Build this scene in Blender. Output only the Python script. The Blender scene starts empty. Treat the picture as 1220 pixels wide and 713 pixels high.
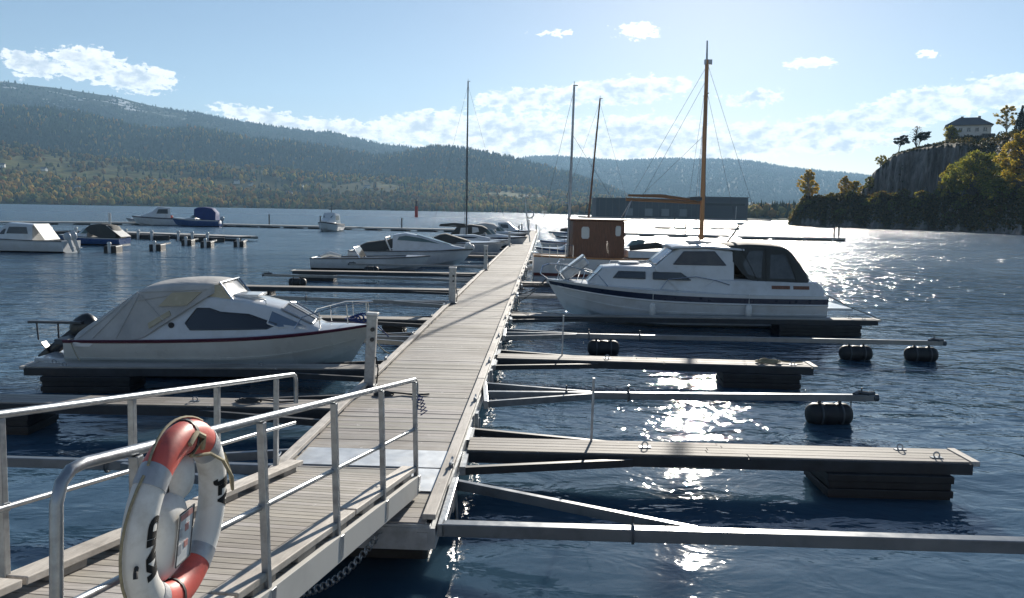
import bpy, bmesh, math, random
import numpy as np
from mathutils import Vector, Matrix

R = math.radians
scene = bpy.context.scene
COL = scene.collection
rng = np.random.default_rng(7)
random.seed(7)

# ------------------------------------------------------------------ camera
EYE = 3.35
cam_data = bpy.data.cameras.new("camera")
cam = bpy.data.objects.new("camera", cam_data)
COL.objects.link(cam)
cam_data.sensor_width = 36.0
cam_data.lens = 36.0 * 950.0 / 1220.0
cam_data.clip_start = 0.05
cam_data.clip_end = 60000.0
cam.matrix_world = (Matrix.Translation((0, 0, EYE)) @ Matrix.Rotation(R(90 - 6.306), 4, 'X') @ Matrix.Rotation(R(1.03), 4, 'Z'))
scene.camera = cam

# ------------------------------------------------------------------ world, sun, exposure
SUN_EL, SUN_AZ = 18.3, 13.4          # elevation; azimuth clockwise from +Y
scene.view_settings.view_transform = 'Standard'
scene.view_settings.look = 'None'
scene.view_settings.exposure = 0.94
scene.view_settings.gamma = 1.0
scene.view_settings.use_curve_mapping = False
scene.cycles.use_denoising = True
scene.cycles.max_bounces = 8
scene.cycles.volume_bounces = 0
scene.cycles.caustics_reflective = False
scene.cycles.caustics_refractive = False
scene.cycles.sample_clamp_indirect = 6.0

world = bpy.data.worlds.new("World")
scene.world = world
world.use_nodes = True

class NT:
    """small helper for building node trees"""
    def __init__(self, tree):
        self.t = tree; tree.nodes.clear()
    def n(self, typ, **kw):
        nd = self.t.nodes.new(typ)
        ins = kw.pop('ins', {})
        for k, v in kw.items(): setattr(nd, k, v)
        for k, v in ins.items():
            if isinstance(v, bpy.types.NodeSocket): self.t.links.new(v, nd.inputs[k])
            else: nd.inputs[k].default_value = v
        return nd
    def l(self, a, b): self.t.links.new(a, b)
    def math(self, op, a, b=None, c=None, clamp=False):
        nd = self.t.nodes.new('ShaderNodeMath'); nd.operation = op; nd.use_clamp = clamp
        for i, v in enumerate((a, b, c)):
            if v is None: continue
            if isinstance(v, bpy.types.NodeSocket): self.t.links.new(v, nd.inputs[i])
            else: nd.inputs[i].default_value = v
        return nd.outputs[0]
    def mix(self, f, a, b, blend='MIX'):
        nd = self.t.nodes.new('ShaderNodeMix'); nd.data_type = 'RGBA'; nd.blend_type = blend
        for i, v in ((0, f), (6, a), (7, b)):
            if isinstance(v, bpy.types.NodeSocket): self.t.links.new(v, nd.inputs[i])
            else: nd.inputs[i].default_value = v if i == 0 else (tuple(v) + (1.0,) if len(v) == 3 else v)
        return nd.outputs[2]
    def ramp(self, f, stops):
        nd = self.t.nodes.new('ShaderNodeValToRGB'); e = nd.color_ramp.elements
        while len(e) < len(stops): e.new(0.5)
        for s, (p, c) in zip(e, stops):
            s.position = p; s.color = tuple(c) + (1.0,) if len(c) == 3 else c
        self.t.links.new(f, nd.inputs[0]); return nd.outputs[0]
    def mapr(self, v, a, b, c=0.0, d=1.0, smooth=False):
        nd = self.t.nodes.new('ShaderNodeMapRange')
        if smooth: nd.interpolation_type = 'SMOOTHSTEP'
        self.t.links.new(v, nd.inputs[0])
        for i, x in ((1, a), (2, b), (3, c), (4, d)): nd.inputs[i].default_value = x
        return nd.outputs[0]
    def noise(self, vec, scale, detail=4.0, rough=0.55, dist=0.0, dim='3D'):
        nd = self.t.nodes.new('ShaderNodeTexNoise'); nd.noise_dimensions = dim
        if vec is not None: self.t.links.new(vec, nd.inputs['Vector'])
        nd.inputs['Scale'].default_value = scale; nd.inputs['Detail'].default_value = detail
        nd.inputs['Roughness'].default_value = rough; nd.inputs['Distortion'].default_value = dist
        return nd.outputs[0]
    def mapping(self, vec, loc=(0,0,0), rot=(0,0,0), scale=(1,1,1)):
        nd = self.t.nodes.new('ShaderNodeMapping'); self.t.links.new(vec, nd.inputs[0])
        nd.inputs[1].default_value = loc; nd.inputs[2].default_value = rot; nd.inputs[3].default_value = scale
        return nd.outputs[0]

# clouds: azimuth, elevation, half width, half height (degrees), tilt (degrees)
CLOUDS = [(-30.56,8.16,1.9,0.72,0),(-27.64,8.5,2.2,0.95,0),(-24.82,7.9,2.5,0.78,0),(-16.9,5.85,4.3,0.55,-8),(-11.33,5.3,3.6,0.62,-5),
 (-6.12,5.75,4.4,1.05,5),(-0.2,5.3,7.6,1.55,0),(8.6,5.15,8.4,1.5,0),(15.4,4.9,6.4,1.2,4),(1.52,7.85,4.9,0.72,3),(7.36,8.4,5.6,0.8,4),
 (21.76,5.8,4.6,1.0,8),(26.13,6.85,4.3,1.1,9),(30.9,7.6,3.8,1.0,7),(37.0,8.2,4.5,1.3,4),(22.3,4.7,3.5,0.45,8),(8.38,12.3,1.7,0.46,0),
 (19.72,9.94,1.6,0.34,0),(16.28,7.81,2.1,0.46,4),(26.6,10.12,0.55,0.18,0),(2.6,12.15,1.4,0.17,0),(-4.0,3.6,8.9,0.6,-6),(-37.5,7.6,3.2,1.0,4)]
def build_world():
    w = NT(world.node_tree)
    sky = w.n('ShaderNodeTexSky', sky_type='NISHITA', sun_disc=False, sun_elevation=R(SUN_EL), sun_rotation=R(SUN_AZ),
              altitude=20.0, air_density=0.9, dust_density=0.16, ozone_density=1.2)
    tc = w.n('ShaderNodeTexCoord')
    sep = w.n('ShaderNodeSeparateXYZ', ins={0: tc.outputs['Generated']})
    az = w.math('MULTIPLY', w.math('ARCTAN2', sep.outputs[0], sep.outputs[1]), 180 / math.pi)
    el = w.math('MULTIPLY', w.math('ARCSINE', sep.outputs[2]), 180 / math.pi)
    ae = w.n('ShaderNodeCombineXYZ', ins={0: az, 1: el}).outputs[0]
    # ragged outlines: bend the coordinates before measuring the distance to each cloud
    wa_ = w.noise(w.mapping(ae, scale=(0.9, 1.6, 1)), 1.3, 4.0, 0.6); wb_ = w.noise(w.mapping(ae, loc=(31, 17, 0), scale=(0.9, 1.6, 1)), 1.5, 5.0, 0.62)
    azw = w.math('MULTIPLY_ADD', w.math('SUBTRACT', wa_, 0.5), 4.2, az); elw = w.math('MULTIPLY_ADD', w.math('SUBTRACT', wb_, 0.5), 1.5, el)
    cover = None
    for (a, e, wa, we, t) in CLOUDS:
        da = w.math('SUBTRACT', azw, a); de = w.math('SUBTRACT', elw, e)
        de = w.math('MULTIPLY_ADD', da, -math.tan(R(t)), de)
        # flatter underneath, taller puffs above
        q = w.math('ADD', w.math('POWER', w.math('DIVIDE', da, wa * 1.12), 2.0), w.math('POWER', w.math('DIVIDE', de, we * 1.32), 2.0))
        m = w.math('SUBTRACT', 1.0, q, clamp=True)
        cover = m if cover is None else w.math('MAXIMUM', cover, m)
    mp = w.mapping(ae, scale=(0.7, 1.25, 1))
    n1 = w.noise(mp, 1.0, 9.0, 0.58, 0.2)
    dens = w.math('ADD', w.math('MULTIPLY', cover, 1.15), w.math('MULTIPLY', w.math('SUBTRACT', n1, 0.46), 2.5))
    inside = w.math('GREATER_THAN', cover, 0.0)
    n3 = w.noise(w.mapping(ae, scale=(0.7, 1.4, 1)), 1.9, 6.0, 0.56, 0.2)
    edge = w.mapr(w.math('ADD', cover, w.math('MULTIPLY', w.math('SUBTRACT', n3, 0.5), 2.6)), 0.10, 0.50, smooth=True)
    edge = w.math('MULTIPLY', edge, w.mapr(cover, 0.0, 0.10))
    alpha = w.math('MULTIPLY', w.mapr(dens, 0.20, 0.58, smooth=True), edge)
    # self shadowing: the same field looked up a little towards the sun decides how grey the cloud is
    mp2 = w.mapping(ae, loc=(0.0, 0.38, 0), scale=(0.7, 1.25, 1))
    n2 = w.noise(mp2, 1.25, 5.0, 0.6, 0.15)
    thick = w.mapr(w.math('ADD', w.math('MULTIPLY', cover, 0.7), w.math('MULTIPLY', w.math('SUBTRACT', n2, 0.5), 2.2)), 0.30, 0.95, smooth=True)
    thick = w.math('MULTIPLY', thick, w.mapr(el, 8.6, 10.0, 1.0, 0.2))
    lit = w.mix(thick, (15.0, 14.6, 14.0), (7.2, 7.8, 8.7))
    alpha = w.math('MULTIPLY', alpha, 0.93)
    tinted = w.mix(1.0, sky.outputs[0], (0.95, 0.94, 1.0), 'MULTIPLY')   # the camera's cool white balance
    col = w.mix(alpha, tinted, lit)
    bg = w.n('ShaderNodeBackground', ins={'Color': col, 'Strength': 0.05})
    out = w.n('ShaderNodeOutputWorld', ins={'Surface': bg.outputs[0]})
build_world()

sun_data = bpy.data.lights.new("sun", 'SUN')
sun_data.energy = 5.0; sun_data.angle = R(0.53); sun_data.color = (1.0, 0.93, 0.82)
sun = bpy.data.objects.new("sun", sun_data); COL.objects.link(sun)
sd = Vector((math.sin(R(SUN_AZ)) * math.cos(R(SUN_EL)), math.cos(R(SUN_AZ)) * math.cos(R(SUN_EL)), math.sin(R(SUN_EL))))
sun.rotation_euler = sd.to_track_quat('Z', 'Y').to_euler()

# ------------------------------------------------------------------ scene helpers
def tag(o, label=None, cat=None, group=None, kind=None):
    for k, v in (('label', label), ('category', cat), ('group', group), ('kind', kind)):
        if v: o[k] = v
    return o
def thing(name, label, cat, loc=(0,0,0), rotz=0.0, group=None, tilt=None):
    o = bpy.data.objects.new(name, None); COL.objects.link(o)
    o.location = loc; o.rotation_euler = (tilt[0], tilt[1], rotz) if tilt else (0, 0, rotz)
    o.empty_display_size = 0.3
    return tag(o, label, cat, group)

class MB:
    """collects shapes for one mesh object"""
    def __init__(self): self.v = []; self.f = []; self.c = []; self.t = 1.0
    def add(self, vs, fs, tint=None):
        b = len(self.v); t = self.t if tint is None else tint
        self.v.extend(tuple(map(float, p)) for p in vs); self.c.extend([t] * len(vs))
        self.f.extend(tuple(i + b for i in q) for q in fs); return b
    def box(self, c, s, rot=None, tint=None):
        hx, hy, hz = s[0] / 2, s[1] / 2, s[2] / 2
        ps = [Vector((x, y, z)) for x in (-hx, hx) for y in (-hy, hy) for z in (-hz, hz)]
        if rot is not None: ps = [rot @ p for p in ps]
        ps = [(p[0] + c[0], p[1] + c[1], p[2] + c[2]) for p in ps]
        self.add(ps, [(0,1,3,2),(4,6,7,5),(0,4,5,1),(2,3,7,6),(0,2,6,4),(1,5,7,3)], tint); return self
    def beam(self, a, b, w, h, tint=None, up=(0,0,1)):
        a, b = Vector(a), Vector(b); d = (b - a); L = d.length; d.normalize()
        u = Vector(up); s = d.cross(u)
        if s.length < 1e-4: s = d.cross(Vector((0,1,0)))
        s.normalize(); u = s.cross(d)
        m = Matrix((d, s, u)).transposed()
        return self.box((a + b) / 2, (L, w, h), m, tint)
    def tube(self, pts, r, n=10, caps=True, tint=None):
        pts = [Vector(p) for p in pts]; rings = []; prev = None
        for i, p in enumerate(pts):
            d = (pts[min(i + 1, len(pts) - 1)] - pts[max(i - 1, 0)]).normalized()
            if prev is None:
                s = d.cross(Vector((0, 0, 1)))
                if s.length < 1e-3: s = d.cross(Vector((1, 0, 0)))
            else: s = prev - d * prev.dot(d)
            s.normalize(); prev = s; u = s.cross(d)
            rr = r[i] if isinstance(r, (list, tuple)) else r
            rings.append([p + (s * math.cos(2 * math.pi * k / n) + u * math.sin(2 * math.pi * k / n)) * rr for k in range(n)])
        return self.loft(rings, True, caps, tint)
    def loft(self, rings, closed=True, caps=True, tint=None):
        n = len(rings[0]); vs = [p for ring in rings for p in ring]; fs = []
        for i in range(len(rings) - 1):
            for k in range(n if closed else n - 1):
                a = i * n + k; b = i * n + (k + 1) % n
                fs.append((a, b, b + n, a + n))
        if caps:
            fs.append(tuple(range(n - 1, -1, -1))); fs.append(tuple(range((len(rings) - 1) * n, len(rings) * n)))
        self.add(vs, fs, tint); return self
    def prism(self, poly, axis, a, b, tint=None):
        """extrude a 2D polygon along axis ('x','y','z') from a to b"""
        def mk(p, t): return {'x': (t, p[0], p[1]), 'y': (p[0], t, p[1]), 'z': (p[0], p[1], t)}[axis]
        return self.loft([[mk(p, a) for p in poly], [mk(p, b) for p in poly]], True, True, tint)
    def torus(self, c, Rr, r, n=24, m=8, mat=None, arc=(0, 2 * math.pi), tint=None):
        full = abs(arc[1] - arc[0]) > 6.28; rings = []
        k = n if full else n + 1
        for i in range(k):
            a = arc[0] + (arc[1] - arc[0]) * i / n
            ring = []
            for j in range(m):
                b = 2 * math.pi * j / m
                p = Vector(((Rr + r * math.cos(b)) * math.cos(a), (Rr + r * math.cos(b)) * math.sin(a), r * math.sin(b)))
                if mat is not None: p = mat @ p
                ring.append(p + Vector(c))
            rings.append(ring)
        if full: rings.append(rings[0])
        return self.loft(rings, True, not full, tint)
    def ball(self, c, r, n=12, m=8, s=(1,1,1), tint=None):
        rings = []
        for i in range(1, m):
            a = math.pi * i / m
            rings.append([(c[0] + r * s[0] * math.sin(a) * math.cos(2*math.pi*k/n), c[1] + r * s[1] * math.sin(a) * math.sin(2*math.pi*k/n), c[2] + r * s[2] * math.cos(a)) for k in range(n)])
        return self.loft(rings, True, True, tint)
    def panel(self, pts, nrm, th=0.006, tint=None):
        """thin solid plate: outline pts (3D), thickened along nrm"""
        nrm = Vector(nrm).normalized() * th
        return self.loft([[Vector(p) for p in pts], [Vector(p) + nrm for p in pts]], True, True, tint)
    def build(self, name, mat, parent=None, smooth=35, bevel=0.0, loc=None):
        me = bpy.data.meshes.new(name); me.from_pydata(self.v, [], self.f)
        bm = bmesh.new(); bm.from_mesh(me)
        bmesh.ops.recalc_face_normals(bm, faces=bm.faces); bm.to_mesh(me); bm.free()
        at = me.color_attributes.new('tint', 'FLOAT_COLOR', 'POINT')
        buf = np.ones((len(self.v), 4), np.float32)
        if self.c:
            c = np.array([(t, t, t) if not isinstance(t, (tuple, list)) else t for t in self.c], np.float32); buf[:, :3] = c
        at.data.foreach_set('color', buf.ravel())
        if smooth:
            me.shade_smooth(); me.set_sharp_from_angle(angle=R(smooth))
        me.materials.append(mat)
        o = bpy.data.objects.new(name, me); COL.objects.link(o)
        if loc is not None: o.location = loc
        if parent is not None: o.parent = parent
        if bevel:
            b = o.modifiers.new('bevel', 'BEVEL'); b.width = bevel; b.segments = 2; b.limit_method = 'ANGLE'; b.angle_limit = R(50)
        return o

def np_mesh(name, verts, faces_flat, nper, mat, colors=None, smooth=False, parent=None):
    """fast mesh from arrays: every face has nper corners"""
    me = bpy.data.meshes.new(name)
    nv = len(verts); nf = len(faces_flat) // nper
    me.vertices.add(nv); me.vertices.foreach_set('co', np.asarray(verts, np.float32).ravel())
    me.loops.add(nf * nper); me.loops.foreach_set('vertex_index', np.asarray(faces_flat, np.int32))
    me.polygons.add(nf); me.polygons.foreach_set('loop_start', np.arange(nf, dtype=np.int32) * nper)
    try: me.polygons.foreach_set('loop_total', np.full(nf, nper, np.int32))
    except Exception: pass
    me.update(calc_edges=True)
    if colors is not None:
        at = me.color_attributes.new('tint', 'FLOAT_COLOR', 'POINT')
        buf = np.ones((nv, 4), np.float32); buf[:, :3] = colors
        at.data.foreach_set('color', buf.ravel())
    if smooth: me.shade_smooth()
    me.materials.append(mat)
    o = bpy.data.objects.new(name, me); COL.objects.link(o)
    if parent is not None: o.parent = parent
    return o
def vnoise(x, y, seed=0):
    """smooth value noise in numpy"""
    xi = np.floor(x).astype(np.int64); yi = np.floor(y).astype(np.int64); xf = x - xi; yf = y - yi
    u = xf * xf * (3 - 2 * xf); v = yf * yf * (3 - 2 * yf)
    def h(a, b):
        n = (a * 374761393 + b * 668265263 + seed * 1442695041) & 0x7fffffff
        n = (n ^ (n >> 13)) * 1274126177 & 0x7fffffff
        return ((n ^ (n >> 16)) & 0xffff) / 65535.0
    return (h(xi, yi) * (1-u) + h(xi+1, yi) * u) * (1-v) + (h(xi, yi+1) * (1-u) + h(xi+1, yi+1) * u) * v
def fbm(x, y, oct=4, seed=0):
    s = 0; a = 0.5; t = 0
    for i in range(oct):
        s = s + a * vnoise(x, y, seed + i); t += a; a *= 0.5; x = x * 2.03 + 11.3; y = y * 2.03 + 5.1
    return s / t

# ------------------------------------------------------------------ materials
def mat(name, base, rough=0.5, metal=0.0, var=0.15, scale=6.0, stretch=(1,1,1), bump=0.0, bscale=None, tint=True, spec=0.5, coat=0.0, grime=None, grime_amt=0.4, gscale=1.5, detail=5, spots=False):
    m = bpy.data.materials.new(name); m.use_nodes = True; w = NT(m.node_tree)
    tc = w.n('ShaderNodeTexCoord'); vec = w.mapping(tc.outputs['Object'], scale=stretch)
    nz = w.noise(vec, scale, detail, 0.6)
    dark = tuple(c * (1 - var) for c in base); lite = tuple(min(1, c * (1 + var)) for c in base)
    col = w.mix(w.mapr(nz, 0.3, 0.7), dark, lite)
    if grime:
        g = w.noise(tc.outputs['Object'], gscale, 6, 0.65)
        col = w.mix(w.math('MULTIPLY', w.mapr(g, 0.48, 0.72), grime_amt), col, grime)
    if tint:
        at = w.n('ShaderNodeAttribute', attribute_name='tint')
        col = w.mix(1.0, col, at.outputs['Color'], 'MULTIPLY')
    if spots:      # bird droppings, damp marks
        d1 = w.noise(tc.outputs['Object'], 0.55, 5, 0.6); col = w.mix(w.math('MULTIPLY', w.mapr(d1, 0.52, 0.66), 0.4), col, (0.13, 0.105, 0.08))
        d2 = w.noise(tc.outputs['Object'], 11.0, 3, 0.5); d3 = w.noise(tc.outputs['Object'], 1.3, 2, 0.5)
        col = w.mix(w.math('MULTIPLY', w.math('MULTIPLY', w.mapr(d2, 0.68, 0.72), w.mapr(d3, 0.5, 0.6)), 0.7), col, (0.7, 0.69, 0.66))
    rg = w.mapr(nz, 0.2, 0.8, max(0.02, rough - 0.08), min(1, rough + 0.08))
    b = w.n('ShaderNodeBsdfPrincipled', ins={'Base Color': col, 'Roughness': rg, 'Metallic': metal, 'Specular IOR Level': spec, 'Coat Weight': coat})
    if bump:
        bn = w.noise(vec, bscale or scale * 2.5, 5, 0.6)
        bp = w.n('ShaderNodeBump', ins={'Height': bn, 'Strength': 1.0, 'Distance': bump})
        w.l(bp.outputs[0], b.inputs['Normal'])
    w.n('ShaderNodeOutputMaterial', ins={'Surface': b.outputs[0]})
    return m
def leaf_mat(name, trans=0.35, rough=0.6, spec=0.15):
    m = bpy.data.materials.new(name); m.use_nodes = True; w = NT(m.node_tree)
    at = w.n('ShaderNodeAttribute', attribute_name='tint')
    d = w.n('ShaderNodeBsdfPrincipled', ins={'Base Color': at.outputs['Color'], 'Roughness': rough, 'Specular IOR Level': spec})
    t = w.n('ShaderNodeBsdfTranslucent', ins={'Color': w.mix(1.0, at.outputs['Color'], (1.0, 0.95, 0.55), 'MULTIPLY')})
    x = w.n('ShaderNodeMixShader', ins={0: trans, 1: d.outputs[0], 2: t.outputs[0]})
    w.n('ShaderNodeOutputMaterial', ins={'Surface': x.outputs[0]})
    return m
M = {}
M['deck']   = mat('weathered_deck_wood', (0.35, 0.325, 0.295), 0.75, spots=True, var=0.34, scale=3.0, stretch=(1.2, 14, 6), bump=0.002, grime=(0.16, 0.14, 0.12), grime_amt=0.45, gscale=0.9)
M['deckx']  = mat('weathered_finger_wood', (0.33, 0.305, 0.275), 0.75, spots=True, var=0.32, scale=3.0, stretch=(1.0, 18, 6), bump=0.002, grime=(0.15, 0.135, 0.12), grime_amt=0.45, gscale=1.2)
M['kerb']   = mat('pale_kerb_wood', (0.56, 0.51, 0.45), 0.7, spots=True, var=0.24, scale=2.2, stretch=(12, 1.5, 6), bump=0.002, grime=(0.22, 0.19, 0.16), grime_amt=0.6, gscale=2.5)
M['galv']   = mat('galvanised_steel', (0.34, 0.36, 0.38), 0.40, 0.8, var=0.22, scale=18, bump=0.0006, grime=(0.22, 0.22, 0.22), grime_amt=0.5, gscale=6)
M['alu']    = mat('dull_aluminium', (0.50, 0.52, 0.54), 0.45, 0.6, var=0.18, scale=8, grime=(0.25, 0.25, 0.25), grime_amt=0.5, gscale=3)
M['boom']   = mat('weathered_boom_aluminium', (0.20, 0.215, 0.23), 0.36, 0.55, var=0.2, scale=6, grime=(0.12, 0.12, 0.12), grime_amt=0.5, gscale=3)
M['finger_steel'] = mat('dark_finger_steel', (0.035, 0.04, 0.046), 0.55, 0.2, var=0.3, scale=5, grime=(0.07, 0.06, 0.05), grime_amt=0.5)
M['boomwood'] = mat('weathered_spar', (0.27, 0.15, 0.075), 0.5, var=0.25, scale=4, stretch=(1, 10, 10))
M['steel_dark'] = mat('dark_steel', (0.085, 0.095, 0.105), 0.5, 0.3, var=0.3, scale=5, grime=(0.14, 0.11, 0.09), grime_amt=0.5)
M['plate']  = mat('aluminium_plate', (0.50, 0.53, 0.56), 0.5, 0.5, var=0.14, scale=5, grime=(0.42, 0.41, 0.38), grime_amt=0.5, gscale=3, bump=0.0008, bscale=60)
M['black']  = mat('black_float_plastic', (0.016, 0.017, 0.019), 0.55, var=0.35, scale=4, grime=(0.05, 0.05, 0.045), grime_amt=0.5, gscale=2.5)
M['rubber'] = mat('black_rubber', (0.02, 0.02, 0.022), 0.6, var=0.3)
M['gel']    = mat('white_gelcoat', (0.64, 0.65, 0.65), 0.22, var=0.05, scale=1.2, coat=0.3, grime=(0.42, 0.40, 0.35), grime_amt=0.45, gscale=2.2)
M['gelgrey'] = mat('grey_gelcoat', (0.42, 0.45, 0.48), 0.28, var=0.06, scale=1.2, coat=0.2, grime=(0.3, 0.3, 0.3), grime_amt=0.3, gscale=1.5)
M['gelcream'] = mat('cream_gelcoat', (0.62, 0.60, 0.54), 0.28, var=0.05, scale=1.2, coat=0.2, grime=(0.45, 0.42, 0.36), grime_amt=0.4, gscale=1.5)
M['navy']   = mat('navy_paint', (0.02, 0.03, 0.06), 0.3, var=0.15)
M['maroon'] = mat('maroon_stripe', (0.085, 0.016, 0.035), 0.35, var=0.15)
M['antifoul'] = mat('antifouling', (0.03, 0.035, 0.04), 0.75, var=0.3)
M['red_foul'] = mat('red_antifouling', (0.12, 0.025, 0.02), 0.7, var=0.3)
M['canvas'] = mat('grey_canvas', (0.47, 0.46, 0.44), 0.85, var=0.1, scale=2.0, bump=0.035, bscale=2.6, grime=(0.26, 0.26, 0.27), grime_amt=0.4)
M['dcanvas'] = mat('dark_canvas', (0.055, 0.058, 0.055), 0.8, var=0.18, scale=2, bump=0.012, bscale=2.0)
M['bcanvas'] = mat('blue_canvas', (0.02, 0.045, 0.17), 0.8, var=0.15, scale=2)
M['glass']  = mat('dark_boat_glass', (0.02, 0.025, 0.03), 0.06, var=0.1, scale=1, spec=0.7)
M['vinyl']  = mat('clear_vinyl', (0.42, 0.36, 0.24), 0.25, var=0.12, scale=3)
M['mahog']  = mat('varnished_mahogany', (0.165, 0.068, 0.036), 0.5, var=0.45, scale=3, stretch=(14, 14, 1.0), coat=0.06)
M['spar']   = mat('varnished_spar', (0.50, 0.23, 0.09), 0.4, var=0.2, scale=4, stretch=(10, 10, 1), coat=0.3)
M['teak']   = mat('teak_deck', (0.36, 0.24, 0.13), 0.6, var=0.2, scale=4, stretch=(1, 14, 1))
M['chrome'] = mat('stainless', (0.66, 0.67, 0.68), 0.2, 1.0, var=0.08)
M['red']    = mat('faded_red', (0.62, 0.10, 0.075), 0.5, var=0.14, scale=5, grime=(0.30, 0.07, 0.06), grime_amt=0.75, gscale=9, bump=0.0006, bscale=30)
M['whitep'] = mat('weathered_white_plastic', (0.70, 0.69, 0.66), 0.5, var=0.08, scale=4, grime=(0.38, 0.35, 0.30), grime_amt=0.6, gscale=7, bump=0.0005, bscale=30)
M['band']   = mat('reflective_tape', (0.40, 0.41, 0.43), 0.4, 0.3, var=0.12, scale=30)
M['ink']    = mat('black_lettering', (0.02, 0.02, 0.022), 0.6, var=0.2)
M['rope']   = mat('hemp_rope', (0.30, 0.26, 0.17), 0.9, var=0.25, scale=60)
M['darkrope'] = mat('dark_rope', (0.05, 0.05, 0.05), 0.9, var=0.3, scale=60)
M['motor']  = mat('outboard_black', (0.025, 0.027, 0.03), 0.35, var=0.15)
M['conc']   = mat('concrete', (0.33, 0.32, 0.30), 0.85, var=0.2, scale=2, bump=0.004, grime=(0.18, 0.17, 0.15), grime_amt=0.5)
M['redpaint'] = mat('red_marker_paint', (0.5, 0.04, 0.03), 0.5, var=0.1)
M['blue']   = mat('blue_hull', (0.03, 0.08, 0.22), 0.3, var=0.1, coat=0.2)
M['pale']   = mat('pale_pontoon_concrete', (0.50, 0.49, 0.46), 0.8, var=0.15, scale=1.5, grime=(0.3, 0.28, 0.25))
M['leaf'] = leaf_mat('leaves', 0.55)
M['wood'] = leaf_mat('forest_canopy', 0.0, 0.95, 0.02)
M['needle'] = leaf_mat('needles', 0.12, 0.7)
M['bark'] = mat('bark', (0.10, 0.085, 0.07), 0.9, var=0.3, scale=3, stretch=(4, 4, 1))
M['birchbark'] = mat('birch_bark', (0.42, 0.40, 0.36), 0.8, var=0.4, scale=2, stretch=(1, 1, 6))
# ------------------------------------------------------------------ water
def water_mat():
    m = bpy.data.materials.new('lake_water'); m.use_nodes = True; w = NT(m.node_tree)
    g = w.n('ShaderNodeNewGeometry'); pos = g.outputs['Position']
    dist = w.n('ShaderNodeVectorMath', operation='LENGTH', ins={0: pos}).outputs['Value']
    # ripples travel mostly along the sun's direction: long crests across it
    p1 = w.mapping(pos, rot=(0, 0, R(-18)), scale=(0.55, 1.0, 1))
    p2 = w.mapping(pos, rot=(0, 0, R(24)), scale=(0.7, 1.0, 1))
    n_a = w.noise(p1, 0.5, 3, 0.5, 0.4)
    n_b = w.noise(p2, 1.9, 3, 0.55, 0.6)
    n_c = w.noise(p1, 6.5, 3, 0.55, 0.3)
    # wind patches: stronger ripples in the open, calmer between the fingers
    patch = w.mapr(w.noise(pos, 0.07, 3, 0.5), 0.35, 0.65, 0.55, 1.25)
    near_ = w.mapr(dist, 9.0, 42.0, 0.42, 3.2); open_ = w.math('MULTIPLY', near_, w.mapr(dist, 45.0, 200.0, 1.15, 1.7))
    amp = w.math('MULTIPLY', patch, open_)
    h = w.math('ADD', w.math('MULTIPLY', n_a, 0.20), w.math('MULTIPLY', n_b, 0.066))
    h = w.math('ADD', h, w.math('MULTIPLY', n_c, 0.012))
    h = w.math('MULTIPLY', h, amp)
    bp = w.n('ShaderNodeBump', ins={'Height': h, 'Strength': 1.0, 'Distance': 1.0})
    # beyond the marina the chop is finer than the bump can resolve: it becomes surface roughness
    rgh = w.math('ADD', w.mapr(dist, 16.0, 70.0, 0.04, 0.18), w.mapr(dist, 70.0, 500.0, 0.0, 0.14))
    b = w.n('ShaderNodeBsdfPrincipled', ins={'Base Color': (0.040, 0.086, 0.132, 1), 'Roughness': rgh, 'IOR': 1.37, 'Subsurface Weight': 1.0, 'Subsurface Radius': (1.0, 1.0, 1.0), 'Subsurface Scale': 1.6, 'Specular IOR Level': 0.5, 'Normal': bp.outputs[0]})
    w.n('ShaderNodeOutputMaterial', ins={'Surface': b.outputs[0]})
    return m
def water():
    me = MB()
    me.add([(-7900, -190, 0), (7900, -190, 0), (7900, 7090, 0), (-7900, 7090, 0)], [(0, 1, 2, 3)])
    o = me.build('water', water_mat(), smooth=0); tag(o, kind='structure')
water()

# ------------------------------------------------------------------ hills across the lake
def interp(tab, a): return np.interp(a, [t[0] for t in tab], [t[1] for t in tab])
SKY_MOUNT = [(-60,6.6),(-41.61,7.22),(-37.08,6.99),(-32.32,7.07),(-31.04,7.00),(-29.73,6.97),(-27.93,6.83),(-26.06,6.67),(-24.62,6.36),(-23.15,6.15),(-21.13,5.95),(-19.04,5.64),(-16.36,5.33),(-13.71,5.10),(-13.03,5.19),(-11.90,4.95),(-9.61,4.45),(-7.29,4.29),(-5.52,4.22),(-3.15,3.81),(-0.76,3.04),(2.83,2.21),(6.43,0.80),(8,0.2)]
SKY_MID = [(-60,5.0),(-41.74,5.08),(-36.39,5.69),(-32.39,5.47),(-30.23,5.65),(-27.98,5.51),(-25.66,5.0),(-23.69,4.75),(-21.66,5.01),(-20.11,4.82),(-18.00,4.48),(-15.27,4.37),(-12.48,4.02),(-9.61,3.65),(-7.87,3.81),(-5.82,4.33),(-4.34,4.31),(-2.56,4.05),(-0.18,3.63),(1.62,3.25),(4.01,2.64),(6.40,1.86),(8.78,0.83),(11,0.2)]
SKY_FRONT = [(-60,2.4),(-41.90,2.47),(-36.54,2.88),(-32.48,3.51),(-30.77,3.21),(-28.99,2.95),(-26.67,2.80),(-24.24,2.69),(-20.16,2.73),(-16.40,2.53),(-12.49,2.30),(-7.86,2.07),(-3.13,1.81),(1.65,1.43),(6.42,1.03),(9.95,0.62),(13,0.25),(20,0.2)]
SKY_FAR = [(-16,0.6),(-7.86,2.01),(-3.14,2.70),(-0.47,3.51),(1.01,3.83),(2.79,3.91),(5.16,3.77),(7.52,3.62),(10.41,3.82),(12.70,3.77),(14.94,3.77),(16.60,3.61),(18.78,3.21),(21.94,2.88),(24.96,2.55),(32.33,1.88),(39.39,1.6),(60,1.5)]

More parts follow.
